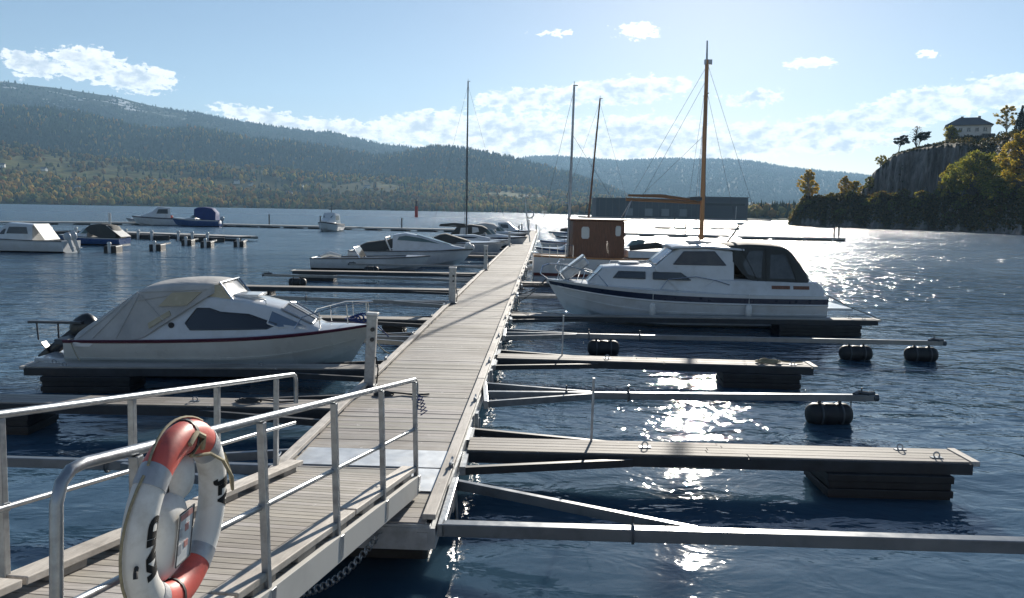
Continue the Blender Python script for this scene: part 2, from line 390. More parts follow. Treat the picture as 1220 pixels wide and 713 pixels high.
def hill_mat(name, stops, scale, bumpd):
    m = bpy.data.materials.new(name); m.use_nodes = True; w = NT(m.node_tree)
    g = w.n('ShaderNodeNewGeometry'); pos = g.outputs['Position']
    big = w.noise(pos, scale * 0.08, 4, 0.6); fine = w.noise(pos, scale, 4, 0.7)
    f = w.math('ADD', w.math('MULTIPLY', big, 0.6), w.math('MULTIPLY', fine, 0.4))
    col = w.ramp(f, stops)
    if 'mountain' in name:      # snow patches lying in clearings near the ridge
        sz = w.n('ShaderNodeSeparateXYZ', ins={0: pos})
        sn = w.noise(w.mapping(pos, scale=(1, 1, 2.5)), 0.006, 5, 0.65)
        k = w.math('MULTIPLY', w.mapr(sn, 0.55, 0.61), w.mapr(sz.outputs[2], 400.0, 450.0))
        col = w.mix(w.math('MULTIPLY', k, 0.8), col, (0.65, 0.68, 0.72))
    bp = w.n('ShaderNodeBump', ins={'Height': fine, 'Strength': 1.0, 'Distance': bumpd})
    b = w.n('ShaderNodeBsdfPrincipled', ins={'Base Color': col, 'Roughness': 0.9, 'Specular IOR Level': 0.02, 'Normal': bp.outputs[0]})
    w.n('ShaderNodeOutputMaterial', ins={'Surface': b.outputs[0]})
    return m
def hill(skyline, r0, r1, r2, a0, a1, material, prof, seed, rough, na=260, ns=46):
    """a ridge: foot on the shore at r0, crest at r1, back slope down to r2. Returns the sampler used to plant trees."""
    az = np.radians(np.linspace(a0, a1, na)); crest = interp(skyline, np.degrees(az))
    H = EYE + r1 * np.tan(np.radians(crest))
    s = np.concatenate([np.linspace(0, 1, ns), np.linspace(1.12, 2, 7)])
    A, S = np.meshgrid(az, s, indexing='ij')
    rr = np.where(S <= 1, r0 + (r1 - r0) * S, r1 + (r2 - r1) * (S - 1))
    def height(A, S, Hh):
        up = np.interp(S, prof[0], prof[1])
        h = np.where(S <= 1, up, 1 - (S - 1) ** 1.3)
        rloc = np.where(S <= 1, r0 + (r1 - r0) * S, r1)
        nz = fbm(A * rloc / 260.0, rloc / 260.0, 5, seed) - 0.5
        env = np.clip(S * 4, 0, 1) * np.clip((1.02 - S) * 4, 0.06, 1)
        return Hh * h + nz * rough * env * Hh - 1.0 * (S < 0.02)
    Z = height(A, S, H[:, None])
    X = rr * np.sin(A); Y = rr * np.cos(A)
    V = np.stack([X, Y, Z], -1).reshape(-1, 3); n2 = len(s)
    i, j = np.meshgrid(np.arange(na - 1), np.arange(n2 - 1), indexing='ij'); b = (i * n2 + j).ravel()
    F = np.stack([b, b + n2, b + n2 + 1, b + 1], -1).ravel()
    o = np_mesh('hill', V, F, 4, material, smooth=True); tag(o, kind='structure')
    def plant(n, smin, smax, amin=a0, amax=a1):
        a = np.radians(rng.uniform(amin, amax, n)); sv = smin + (smax - smin) * rng.uniform(0, 1, n)
        Hh = EYE + r1 * np.tan(np.radians(interp(skyline, np.degrees(a))))
        z = height(a, sv, Hh); r_ = r0 + (r1 - r0) * sv
        return np.stack([r_ * np.sin(a), r_ * np.cos(a), z], -1), sv, np.degrees(a)
    return plant

def trees_mesh(name, P, Hs, Ws, cols, conifer, material):
    """a whole far wood as one mesh: cones for spruces, lumpy balls for broadleaved trees"""
    allV, allF, allC, base = [], [], [], 0
    idx = np.where(conifer)[0]
    if len(idx):
        n = 6; k = np.arange(n) * 2 * np.pi / n
        rot = rng.uniform(0, 6.28, len(idx))[:, None]
        ring = lambda rad, z: np.stack([P[idx, 0, None] + Ws[idx, None] * rad * np.cos(k + rot), P[idx, 1, None] + Ws[idx, None] * rad * np.sin(k + rot),
                                        np.repeat(P[idx, 2, None] + Hs[idx, None] * z, n, 1) + rng.normal(0, .03, (len(idx), n)) * Hs[idx, None]], -1)
        top = np.stack([P[idx, 0], P[idx, 1], P[idx, 2] + Hs[idx]], -1)[:, None]
        V = np.concatenate([ring(0.85, 0.0), ring(1.0, 0.15), ring(0.5, 0.55), top], 1)
        f = []
        for a in range(2):
            for q in range(n):
                f += [(a*n+q, a*n+(q+1) % n, (a+1)*n+(q+1) % n), (a*n+q, (a+1)*n+(q+1) % n, (a+1)*n+q)]
        for q in range(n): f.append((2*n+q, 2*n+(q+1) % n, 3*n))
        f = np.array(f); F = (f[None] + (np.arange(len(idx)) * V.shape[1])[:, None, None])
        allV.append(V.reshape(-1, 3)); allF.append(F.reshape(-1) + base); base += V.shape[0] * V.shape[1]
        allC.append(np.repeat(cols[idx], V.shape[1], 0))
    idx = np.where(~conifer)[0]
    if len(idx):
        bm = bmesh.new(); bmesh.ops.create_icosphere(bm, subdivisions=1, radius=1)
        iv = np.array([v.co[:] for v in bm.verts]); iF = np.array([[v.index for v in f.verts] for f in bm.faces]); bm.free()
        lobes = 3
        for L in range(lobes):
            off = rng.normal(0, 0.33, (len(idx), 3)) * np.array([1, 1, 0.6]); sc = rng.uniform(0.55, 0.85, (len(idx), 1, 1))
            V = iv[None] * (1 + rng.normal(0, .13, (len(idx), len(iv), 1))) * sc + off[:, None]
            V = V * np.stack([Ws[idx], Ws[idx], Hs[idx] * 0.55], -1)[:, None] + P[idx][:, None] + np.stack([0*Hs[idx], 0*Hs[idx], Hs[idx] * 0.5], -1)[:, None]
            F = (iF[None] + (np.arange(len(idx)) * len(iv))[:, None, None])
            allV.append(V.reshape(-1, 3)); allF.append(F.reshape(-1) + base); base += len(idx) * len(iv)
            allC.append(np.repeat(cols[idx] * rng.uniform(.75, 1.25, (len(idx), 1)), len(iv), 0))
    o = np_mesh(name, np.concatenate(allV), np.concatenate(allF), 3, material, np.concatenate(allC))
    tag(o, kind='stuff'); return o
AUTUMN = 1.3 * np.array([(0.16,0.115,0.025),(0.22,0.13,0.022),(0.11,0.11,0.03),(0.19,0.095,0.02),(0.06,0.08,0.025),(0.25,0.17,0.035)])
SPRUCE = np.array([(0.018,0.036,0.020),(0.024,0.044,0.024),(0.020,0.034,0.024),(0.030,0.046,0.022)])
def patchy(P): return (0.62 + 0.85 * np.clip((fbm(P[:, 0] / 320, P[:, 1] / 320, 4, 55) - .28) * 2.3, 0, 1))[:, None]
def pick(pal, n, jit=0.18): return pal[rng.integers(0, len(pal), n)] * rng.uniform(1 - jit, 1 + jit, (n, 1))

m_front = hill_mat('meadow_slope', [(0.30, (0.04,0.05,0.018)), (0.48, (0.075,0.07,0.03)), (0.55, (0.14,0.14,0.05)), (0.62, (0.10,0.085,0.04)), (0.75, (0.045,0.05,0.02))], 0.03, 2.0)
m_mid = hill_mat('forest_floor', [(0.3, (0.018,0.032,0.018)), (0.6, (0.03,0.045,0.022)), (0.75, (0.05,0.055,0.025))], 0.05, 6.0)
m_mnt = hill_mat('mountain_forest', [(0.3, (0.016,0.03,0.02)), (0.55, (0.028,0.042,0.025)), (0.75, (0.05,0.05,0.03))], 0.03, 4.0)
m_far = hill_mat('far_forest', [(0.3, (0.016,0.03,0.02)), (0.6, (0.026,0.038,0.024)), (0.75, (0.04,0.044,0.028))], 0.03, 3.0)
PF = ([0, .03, .12, .3, .5, .72, 1], [0, .03, .06, .22, .42, .70, 1])
p_front = hill(SKY_FRONT, 1450, 2250, 2600, -48, 20, m_front, PF, 3, 0.10)
p_mid = hill(SKY_MID, 2150, 3100, 3700, -50, 11, m_mid, ([0, .2, .6, 1], [0, .16, .72, 1]), 11, 0.14)
p_mnt = hill(SKY_MOUNT, 2900, 4700, 5400, -52, 8, m_mnt, ([0, .3, .7, 1], [0, .3, .78, 1]), 23, 0.06)
p_far = hill(SKY_FAR, 3000, 6200, 7000, -14, 50, m_far, ([0, .3, .7, 1], [0, .22, .7, 1]), 31, 0.10)

# front slope: autumn trees in belts with fields between
P, sv, aa = p_front(17000, 0.0, 1.0, -46, 14)
belt = fbm(P[:, 0] / 170, P[:, 1] / 90, 3, 5)
keep = (belt > 0.475) | (sv < 0.10) & (rng.uniform(0, 1, len(P)) < .8) | (rng.uniform(0, 1, len(P)) < .10)
P, sv = P[keep], sv[keep]; n = len(P)
con = rng.uniform(0, 1, n) < np.where(sv > 0.55, 0.5, 0.22)
cols = np.where(con[:, None], pick(SPRUCE, n), pick(AUTUMN, n, .3)) * patchy(P)
trees_mesh('forest', P, np.where(con, rng.uniform(8, 17, n), rng.uniform(6, 15, n)), np.where(con, rng.uniform(2, 3.4, n), rng.uniform(3, 6.5, n)), cols, con, M['wood'])
P, sv, aa = p_mid(26000, 0.05, 1.0, -46, 9); n = len(P)
con = rng.uniform(0, 1, n) < 0.9
trees_mesh('forest', P, rng.uniform(6, 21, n), rng.uniform(2.4, 4.8, n), np.where(con[:, None], pick(SPRUCE, n), pick(AUTUMN, n) * .8) * patchy(P), con, M['wood'])
P, sv, aa = p_mnt(15000, 0.35, 1.0, -46, 4)
keep = ~((sv > .74) & (aa < -22) & (rng.uniform(0, 1, len(P)) < .8)); P = P[keep]; n = len(P)
con = np.ones(n, bool)
trees_mesh('forest', P, rng.uniform(6, 19, n), rng.uniform(3, 6, n), pick(SPRUCE, n) * patchy(P), con, M['wood'])
P, sv, aa = p_far(26000, 0.2, 1.0, -8, 34); n = len(P)
trees_mesh('forest', P, rng.uniform(6, 20, n), rng.uniform(4, 7, n), pick(SPRUCE, n) * patchy(P), np.ones(n, bool), M['wood'])
# houses on the slope across the lake
P, sv, aa = p_front(26, 0.10, 0.6, -34, 4)
for q in range(len(P)):
    L, W_, H_ = rng.uniform(9, 15), rng.uniform(7, 9), rng.uniform(4.5, 7)
    hr = thing('farmhouse', 'small pale house with dark gable roof among trees on the far slope', 'house', tuple(P[q] - np.array([0, 0, .5])), rng.uniform(-.6, .6), 'houses on the slope across the lake')
    mb = MB(); mb.prism([(-W_/2, 0), (W_/2, 0), (W_/2, H_), (0, H_ + W_*.36), (-W_/2, H_)], 'x', -L/2, L/2); mb.build('wall', M['whitep'], hr, 0)
    mb = MB()
    for s in (-1, 1): mb.beam((0, s*(W_/4+.2), H_ + W_*.18), (0.01, s*(W_/4+.2), H_ + W_*.18), 0.01, 0.01) if False else mb.loft([[(x, 0, H_+W_*.36+.35), (x, s*(W_/2+.5), H_-.1+.0), (x, s*(W_/2+.5), H_-.35), (x, 0, H_+W_*.36+.06)] for x in (-L/2-.5, L/2+.5)])
    mb.build('roof', M['steel_dark'], hr, 0)
# ------------------------------------------------------------------ low shore behind the warehouse
def low_shore():
    az = np.radians(np.linspace(2.0, 26, 120)); rs = np.array([560, 566, 600, 900, 1500, 2400, 3200.])
    A, Rr = np.meshgrid(az, rs, indexing='ij')
    coast = 0 * A + 60 * fbm(A * 30, 0 * A, 3, 4) + np.clip((np.radians(8.0) - A) * 6000, 0, 900)
    Z = np.interp(Rr, [560, 566, 600, 900, 1500, 2400, 3200], [-.6, 1.0, 2.2, 5, 12, 22, 30]) + (fbm(A * 60, Rr / 100, 4, 6) - .5) * np.clip((Rr - 560) / 60, 0, 6)
    Rr = Rr + coast
    V = np.stack([Rr * np.sin(A), Rr * np.cos(A), Z], -1).reshape(-1, 3); na, n2 = len(az), len(rs)
    i, j = np.meshgrid(np.arange(na - 1), np.arange(n2 - 1), indexing='ij'); b = (i * n2 + j).ravel()
    o = np_mesh('land', V, np.stack([b, b + n2, b + n2 + 1, b + 1], -1).ravel(), 4, m_mid, smooth=True); tag(o, kind='structure')
    n = 5200; a = np.radians(rng.uniform(2.5, 26, n)); t = rng.uniform(0, 1, n) ** 1.5; r_ = 590 + t * 1700
    cst = 60 * fbm(a * 30, 0 * a, 3, 4) + np.clip((np.radians(8.0) - a) * 6000, 0, 900)
    z = np.interp(r_, [560, 566, 600, 900, 1500, 2400], [-.6, 1.0, 2.2, 5, 12, 22]) - .8
    r_ = r_ + cst
    con = rng.uniform(0, 1, n) < .35
    trees_mesh('forest', np.stack([r_ * np.sin(a), r_ * np.cos(a), z], -1), np.where(con, rng.uniform(8, 15, n), rng.uniform(4, 11, n)), np.where(con, rng.uniform(2, 3, n), rng.uniform(2.5, 5, n)),
               np.where(con[:, None], pick(SPRUCE, n), pick(AUTUMN, n, .3)), con, M['wood'])
low_shore()
def warehouse():
    t = thing('warehouse', 'long dark flat-roofed warehouse in two blocks on the far shore', 'warehouse', (84, 500, 0))
    cl = mat('dark_cladding', (0.055, 0.06, 0.07), 0.7, var=0.15, scale=0.4, stretch=(0.1, 0.1, 8))
    mb = MB(); mb.box((-3, 0, 5.8), (62, 26, 12.4)); mb.build('low_block', cl, t, 0)
    mb = MB(); mb.box((43, 2, 6.6), (30, 30, 14)); mb.build('tall_block', cl, t, 0)
    mb = MB(); mb.box((-3, 0, 12.15), (63, 27, 0.5)); mb.box((43, 2, 13.8), (31, 31, 0.5)); mb.build('roof', M['steel_dark'], t, 0)
    for k in range(16):
        mb = MB(); mb.box((-32 + 4 * k, -13.06, 6), (.35, .3, 11.6)); mb.build('cladding_joint', M['steel_dark'], t, 0)
    mb = MB(); mb.box((43, -13.2, 9.5), (26, .3, 1.2)); mb.build('window_band', M['glass'], t, 0)
    for x in (-14, -2, 8, 19):
        mb = MB(); mb.box((x, -13.1, 4.0), (4.6, 0.5, 4.4)); mb.build('gate', M['boom'], t, 0)
    mb = MB(); mb.box((14, 0, -0.2), (112, 44, 2.2)); mb.build('quay_apron', M['conc'], t, 0)
warehouse()

# ------------------------------------------------------------------ headland with the cliff
HL_AZ = [18.9, 19.15, 19.74, 22.09, 23.0, 23.9, 25.1, 26.56, 28.4, 29.8, 32.4, 39.5, 50, 62]
HL_RC = [296, 292, 291, 277, 273, 270, 265, 260, 252, 244, 217, 188, 170, 165]
HL_BANK = [-1, 3.8, 8.2, 8.9, 8.9, 8.9, 8.9, 8.9, 8.9, 8.6, 8.2, 8, 8, 8]
HL_CL = [-1, 4, 8, 8.9, 11, 18, 24.4, 26.2, 26.6, 27, 27, 27, 26, 24]
HL_TOP = [-1, 4, 7.6, 8.9, 11, 18.4, 26.4, 29.2, 31.8, 32.4, 32.6, 32.6, 31, 28]
def hl_height(a_deg, r_):
    rc = np.interp(a_deg, HL_AZ, HL_RC); bk = np.interp(a_deg, HL_AZ, HL_BANK); cl = np.interp(a_deg, HL_AZ, HL_CL); tp = np.interp(a_deg, HL_AZ, HL_TOP)
    s = r_ - rc + (fbm(a_deg * 1.4, 0 * a_deg, 3, 91) - .5) * 5
    # cliff only between 22.5 and 29 degrees; a plain slope to the right of it
    steep = np.clip((29.6 - a_deg) / 1.2, 0, 1)
    s1 = 32 + (fbm(a_deg * 3.2, 0 * a_deg, 4, 17) - .5) * 9
    wdt = 7 * steep + 26 * (1 - steep)
    z = np.where(s < 0, s * .4, 0)
    z = z + bk * np.clip(s / 10, 0, 1) ** 0.8
    z = z + (cl - bk) * np.clip((s - s1) / wdt, 0, 1) ** 0.7
    z = z + (tp - cl) * np.clip((s - s1 - wdt) / 42, 0, 1) ** 0.85
    z = z - np.clip(s - 130, 0, 400) * 0.09
    return z
def headland():
    az = np.concatenate([np.linspace(18.85, 33.5, 250), np.linspace(33.6, 62, 80)])
    s = np.concatenate([np.linspace(-3, 12, 18), np.linspace(13, 30, 10), np.linspace(31, 48, 26), np.linspace(49, 100, 22), np.linspace(110, 320, 8)])
    A, S = np.meshgrid(az, s, indexing='ij'); Rr = np.interp(A, HL_AZ, HL_RC) + S
    Z = hl_height(A, Rr)
    x, y = Rr * np.sin(np.radians(A)), Rr * np.cos(np.radians(A))
    Z = Z + (fbm(x / 4, y / 4, 4, 2) - .5) * 1.6 * np.clip(S / 8, 0, 1)
    cl_ = np.clip((30 - A) / 2, 0, 1) * np.clip((S - 28) / 4, 0, 1) * np.clip((54 - S) / 8, 0, 1)
    rid = (np.abs(fbm(A * 2.6, Z / 40, 4, 77) - .5) * 2 - .25) * 9 * cl_ + (fbm(A * 9, Z / 3, 3, 78) - .5) * 3 * cl_
    x = x - rid * np.sin(np.radians(A)) * .8; y = y - rid * np.cos(np.radians(A)) * .8
    V = np.stack([x, y, Z], -1).reshape(-1, 3); na, n2 = len(az), len(s)
    i, j = np.meshgrid(np.arange(na - 1), np.arange(n2 - 1), indexing='ij'); b = (i * n2 + j).ravel()
    m = bpy.data.materials.new('headland_rock_and_heath'); m.use_nodes = True; w = NT(m.node_tree)
    g = w.n('ShaderNodeNewGeometry'); pos = g.outputs['Position']; nz = w.n('ShaderNodeSeparateXYZ', ins={0: g.outputs['Normal']}).outputs[2]
    st = w.noise(w.mapping(pos, scale=(1, 1, 0.16)), 0.45, 6, 0.7); blot = w.noise(pos, 0.12, 5, 0.65)
    rock = w.ramp(w.math('ADD', w.math('MULTIPLY', st, .65), w.math('MULTIPLY', blot, .35)), [(0.34, (0.05,0.048,0.048)), (0.5, (0.20,0.185,0.175)), (0.66, (0.36,0.335,0.31))])
    heath = w.ramp(w.noise(pos, 0.5, 6, 0.7), [(0.35, (0.022,0.026,0.012)), (0.55, (0.06,0.05,0.024)), (0.72, (0.12,0.09,0.04))])
    k = w.mapr(w.math('ADD', nz, w.math('MULTIPLY', w.math('SUBTRACT', blot, .5), .5)), 0.52, 0.74)
    bp = w.n('ShaderNodeBump', ins={'Height': w.math('ADD', st, w.math('MULTIPLY', blot, .6)), 'Strength': 1.0, 'Distance': 1.4})
    b_ = w.n('ShaderNodeBsdfPrincipled', ins={'Base Color': w.mix(k, rock, heath), 'Roughness': .9, 'Specular IOR Level': .2, 'Normal': bp.outputs[0]})
    w.n('ShaderNodeOutputMaterial', ins={'Surface': b_.outputs[0]})
    o = np_mesh('terrain', V, np.stack([b, b + n2, b + n2 + 1, b + 1], -1).ravel(), 4, m, smooth=True); tag(o, kind='structure')
headland()

def leaf_cloud(centers, radii, count, size, cols, flat=0.8, hollow=0.35):
    """random leaf-sized quads filling the given clumps; returns vertices and colours"""
    k = rng.integers(0, len(centers), count); d = rng.normal(0, 1, (count, 3)); d /= np.linalg.norm(d, axis=1)[:, None]
    rad = (hollow + (1 - hollow) * rng.uniform(0, 1, count) ** .6)[:, None]
    c = centers[k] + d * rad * radii[k][:, None] * np.array([1, 1, flat])
    u = rng.normal(0, 1, (count, 3)); u /= np.linalg.norm(u, axis=1)[:, None]
    v = np.cross(u, rng.normal(0, 1, (count, 3))); v /= np.linalg.norm(v, axis=1)[:, None]
    s = (size * rng.uniform(.6, 1.35, count))[:, None]
    V = np.stack([c - u*s*.6, c + v*s*.38, c + u*s*.6, c - v*s*.38], 1)
    col = cols[rng.integers(0, len(cols), count)] * rng.uniform(.7, 1.3, (count, 1)) * (0.8 + .4 * rng.uniform(0, 1, len(centers))[k])[:, None]
    return V.reshape(-1, 3), np.repeat(col, 4, 0)
def crown_obj(parent, centers, radii, count, size, cols, material, flat=.8, hollow=.35):
    V, c = leaf_cloud(np.array(centers, float), np.array(radii, float), count, size, np.array(cols), flat, hollow)
    return np_mesh('crown', V, np.arange(len(V)), 4, material, c, parent=parent)
YEL = [(0.546, 0.377, 0.065), (0.442, 0.364, 0.078), (0.338, 0.312, 0.078), (0.572, 0.351, 0.052)]
GRN = [(0.182, 0.208, 0.052), (0.247, 0.247, 0.058), (0.13, 0.169, 0.052), (0.325, 0.286, 0.065)]
DRK = [(0.018,0.034,0.018), (0.024,0.042,0.022), (0.014,0.028,0.018)]
ORG = [(0.46,0.32,0.06), (0.38,0.31,0.07), (0.26,0.25,0.07), (0.46,0.34,0.07)]
def tree(name, label, x, y, z, H, Wd, cols, shape, count, size, bark='bark', group=None, seed=0, lean=0.0):
    r = random.Random(seed); t = thing(name, label, 'tree', (x, y, z), 0, group)
    mb = MB(); tr = 0.018 * H + .08
    top = Vector((lean * H, 0, H * (.86 if shape != 'spruce' else .98)))
    def axis(q): return Vector((lean * H * q * q + .02 * H * math.sin(q * 5 + seed), .02 * H * math.sin(q * 4 + 2 * seed), top.z * q))
    mb.tube([axis(q / 6) for q in range(7)], [tr * (1 - .85 * q / 6) for q in range(7)], 7)
    cs, rs = [], []
    if shape == 'spruce':
        for q in range(16):
            f = .08 + .9 * q / 15; wr = Wd / 2 * (1 - f) ** .8 + .12
            for k in range(5 if q < 12 else 3):
                a = 2 * math.pi * (k + r.random()) / 5; p = axis(f) + Vector((math.cos(a), math.sin(a), 0)) * wr * .62
                p.z -= .1 * wr; cs.append(p); rs.append(wr * .45 + .15)
                mb.tube([axis(f), p], [.04, .02], 4)
    else:
        nl = {'round': 120, 'column': 85, 'open': 40, 'pine': 26}[shape]
        lo = {'round': .18, 'column': .14, 'open': .3, 'pine': .55}[shape]
        for q in range(nl):
            f = lo + (1 - lo) * (q + r.random() * .6) / nl
            g_ = (f - lo) / (1 - lo)
            env = {'round': math.sin(math.pi * min(1, .12 + .86 * g_)) ** .6, 'column': math.sin(math.pi * min(1, .15 + .82 * g_)) ** .8, 'open': math.sin(math.pi * min(1, .15 + .8 * g_)) ** .7, 'pine': math.sin(math.pi * min(1, .25 + .7 * g_)) ** .5}[shape]
            a = q * 2.4 + r.random(); wr = Wd / 2 * env
            p = axis(f * .92) + Vector((math.cos(a), math.sin(a), 0)) * wr * r.uniform(.15, 1.0) ** .6 + Vector((0, 0, H * r.uniform(.02, .1)))
            cs.append(p); rs.append(max(.3, Wd * (r.uniform(.05, .12) if shape != 'pine' else r.uniform(.1, .18)) * (.6 + .5 * env)))
            mb.tube([axis(max(.05, f - .16)), (axis(f - .05) + p) / 2 + Vector((0, 0, -.02 * H)), p], [tr * .4, tr * .25, .03], 5)
    mb.build('trunk', M[bark], t, 60)
    crown_obj(t, cs, rs, count, size, cols, M['needle' if shape in ('spruce', 'pine') else 'leaf'], .42 if shape == 'pine' else .8, .15)
    return t
def hz(x, y): return float(hl_height(np.array([math.degrees(math.atan2(x, y))]), np.array([math.hypot(x, y)]))[0])
def hl(px_az, s): 
    a = R(px_az); r_ = float(np.interp(px_az, HL_AZ, HL_RC)) + s; return r_ * math.sin(a), r_ * math.cos(a)
def plant(name, label, az, s, H, W_, cols, shape, count, size, seed, bark='bark', lean=0.0, dz=0.0, group=None):
    x, y = hl(az, s); tree(name, label, x, y, hz(x, y) - .3 + dz, H, W_, cols, shape, count, size, bark, group, seed, lean)
plant('birch_tree', 'golden birch standing alone at the tip of the headland', 20.05, 12, 13.0, 7.4, YEL, 'column', 4420, .4, 1, 'birchbark')
plant('birch_tree', 'yellow birch at the left foot of the grey cliff', 22.35, 20, 9.6, 4.6, YEL, 'column', 2550, .4, 2, 'birchbark')
plant('autumn_tree', 'small amber tree between the yellow birch and the cliff', 22.95, 24, 8.0, 5.0, ORG, 'round', 1300, .48, 3)
plant('autumn_tree', 'small green-brown tree on the lower shoulder of the cliff', 23.75, 33, 7.0, 4.0, GRN, 'open', 700, .45, 4)
plant('broadleaf_tree', 'wide olive-green tree below the house, at the foot of the slope', 29.75, 15, 15.5, 16.5, GRN, 'round', 10400, .45, 5)
plant('broadleaf_tree', 'narrow yellow-green tree left of the wide olive-green tree', 28.35, 10, 11.5, 6.0, [YEL[1], YEL[2], GRN[3]], 'column', 3400, .4, 6)
plant('broadleaf_tree', 'tall golden-green tree near the water at the right picture edge', 32.3, 14, 20.0, 12.5, ORG, 'column', 10400, .45, 7)
plant('broadleaf_tree', 'small bushy tree between the wide olive tree and tall golden tree', 31.0, 9, 8.0, 7.0, [GRN[0], GRN[2], ORG[2]], 'round', 2550, .4, 21)
plant('birch_tree', 'pale airy birch on the hilltop right of the white house', 31.15, 103, 12.5, 7.2, [YEL[0], YEL[1], (0.2,0.18,0.06)], 'open', 2720, .4, 8, 'birchbark')
plant('spruce_tree', 'dark spruce on the hilltop beside the airy birch', 31.9, 108, 10.5, 4.2, DRK, 'spruce', 3060, .4, 9)
plant('spruce_tree', 'dark spruce on the hilltop at the right picture edge', 32.5, 108, 10.5, 4.6, DRK, 'spruce', 3060, .4, 10)
plant('spruce_tree', 'dark pointed tree close to the left wall of the white house', 28.5, 92, 8.0, 4.2, DRK, 'spruce', 2210, .4, 11)
plant('broadleaf_tree', 'low olive tree in front of the left corner of the white house', 28.25, 84, 6.4, 6.0, [GRN[1], GRN[3], YEL[2]], 'round', 1300, .45, 12)
plant('pine_tree', 'dark leaning pine at the top left of the cliff', 25.35, 52, 8.0, 5.2, DRK, 'pine', 1500, .45, 13, lean=.25)
plant('pine_tree', 'second dark pine leaning right, behind the cliff top', 26.45, 62, 7.5, 5.6, DRK, 'pine', 1300, .45, 14, lean=.45)
plant('bare_tree', 'thin nearly leafless tree behind the leaning pines', 26.35, 75, 11, 5, [(0.09,0.07,0.05)], 'open', 160, .4, 15)
plant('broadleaf_tree', 'pale scrubby tree on the left edge of the cliff top', 24.4, 42, 5.0, 4.2, [GRN[3], YEL[2]], 'open', 600, .42, 16)
for q in range(30):
    az = 19.7 + q * .45 + random.uniform(-.2, .2)
    plant('shrub', 'low dark autumn shrub on the headland bank', az, random.uniform(2, 16), random.uniform(2.0, 4.6), random.uniform(2.6, 5.5), [[GRN[0], GRN[2], (0.10,0.075,0.03)], [ORG[2], GRN[1], (0.14,0.09,0.03)], [(0.09,0.06,0.03), (0.13,0.09,0.04), GRN[2]]][q % 3], 'round', 600, .42, 40 + q, group='shrubs along the headland bank')
def shrubbery():
    n = 34000; a = rng.uniform(18.95, 36, n); s = rng.uniform(-.3, 34, n) ** 1.0
    s = np.where(rng.uniform(0, 1, n) < .7, rng.uniform(.6, 13, n), s)
    r_ = np.interp(a, HL_AZ, HL_RC) + s
    x, y = r_ * np.sin(np.radians(a)), r_ * np.cos(np.radians(a)); z = hl_height(a, r_)
    lump = fbm(x / 5, y / 5, 3, 8); z = z + rng.uniform(0, 1, n) * np.clip((lump - .35) * 7, .15, 2.2)
    ok = (z > 0.5); c = np.stack([x, y, z], -1)[ok]
    V, col = leaf_cloud(c, np.full(len(c), .35), len(c), .6, np.array([(0.05,0.062,0.024), (0.08,0.078,0.03), (0.12,0.085,0.034), (0.065,0.052,0.03), (0.16,0.12,0.04)]))
    tag(np_mesh('shrubbery', V, np.arange(len(V)), 4, M['leaf'], col), kind='stuff')
    # heath and scrub on the slope above
    n = 30000; a = rng.uniform(24.5, 36, n); s = rng.uniform(36, 105, n); r_ = np.interp(a, HL_AZ, HL_RC) + s
    x, y = r_ * np.sin(np.radians(a)), r_ * np.cos(np.radians(a)); z = hl_height(a, r_)
    ok = (fbm(x / 6, y / 6, 3, 15) > .45) & ((s > 50) | (a > 29.2)); z = z + rng.uniform(0, 1, n) * np.where(a > 29, 1.6, .7)
    c = np.stack([x, y, z], -1)[ok]
    V, col = leaf_cloud(c, np.full(len(c), .4), len(c), .55, np.array([(0.03,0.036,0.015), (0.055,0.045,0.02), (0.09,0.07,0.03), (0.02,0.03,0.016)]))
    tag(np_mesh('heath', V, np.arange(len(V)), 4, M['leaf'], col), kind='stuff')
shrubbery()
def manor():
    x, y = hl(29.15, 98); z = hz(x, y) - .6
    t = thing('house', 'white two-storey house with dark hipped roof and chimneys on the hilltop', 'house', (x, y, z), R(-26))
    L, W_, Hh = 14.2, 9.5, 6.0
    mb = MB(); mb.box((0, 0, Hh / 2), (L, W_, Hh)); mb.build('wall', M['whitep'], t, 0)
    mb = MB()
    mb.loft([[(sx * (L/2 + .7), sy * (W_/2 + .7), Hh - .05) for sx, sy in ((-1,-1),(1,-1),(1,1),(-1,1))], [(sx * (L/2 + .7), sy * (W_/2 + .7), Hh + .15) for sx, sy in ((-1,-1),(1,-1),(1,1),(-1,1))], [(sx * 3.0, sy * .15, Hh + 3.3) for sx, sy in ((-1,-1),(1,-1),(1,1),(-1,1))]])
    rf = mb.build('roof', M['steel_dark'], t, 0)
    for cx in (-2.2, 3.4):
        mb = MB(); mb.box((cx, .3, Hh + 2.9), (.9, .9, 1.7)); mb.build('chimney', M['conc'], rf, 0)
    for fl in (1.6, 4.4):
        for k in range(5):
            if fl < 2 and k == 2: continue
            mb = MB(); mb.box((-5.2 + 2.6 * k, -W_/2 - .02, fl), (1.1, .1, 1.35)); wn = mb.build('window', M['glass'], t, 0)
            mb = MB()
            for q in (-.62, 0, .62): mb.box((-5.2 + 2.6 * k + q, -W_/2 - .05, fl), (.12, .1, 1.5))
            mb.box((-5.2 + 2.6 * k, -W_/2 - .05, fl - .74), (1.4, .14, .12)); mb.build('frame', M['gel'], wn, 0)
        for k in range(3):
            mb = MB(); mb.box((-L/2 - .02, -3 + 3 * k, fl), (.1, 1.1, 1.35)); mb.build('window', M['glass'], t, 0)
    mb = MB(); mb.box((0, -W_/2 - .04, 1.15), (1.3, .12, 2.3)); mb.build('door', M['mahog'], t, 0)
    mb = MB(); mb.box((6.2, -W_/2 - 1.6, 1.3), (4.0, 3.0, 2.6)); mb.build('annexe', M['steel_dark'], t, 0)
manor()
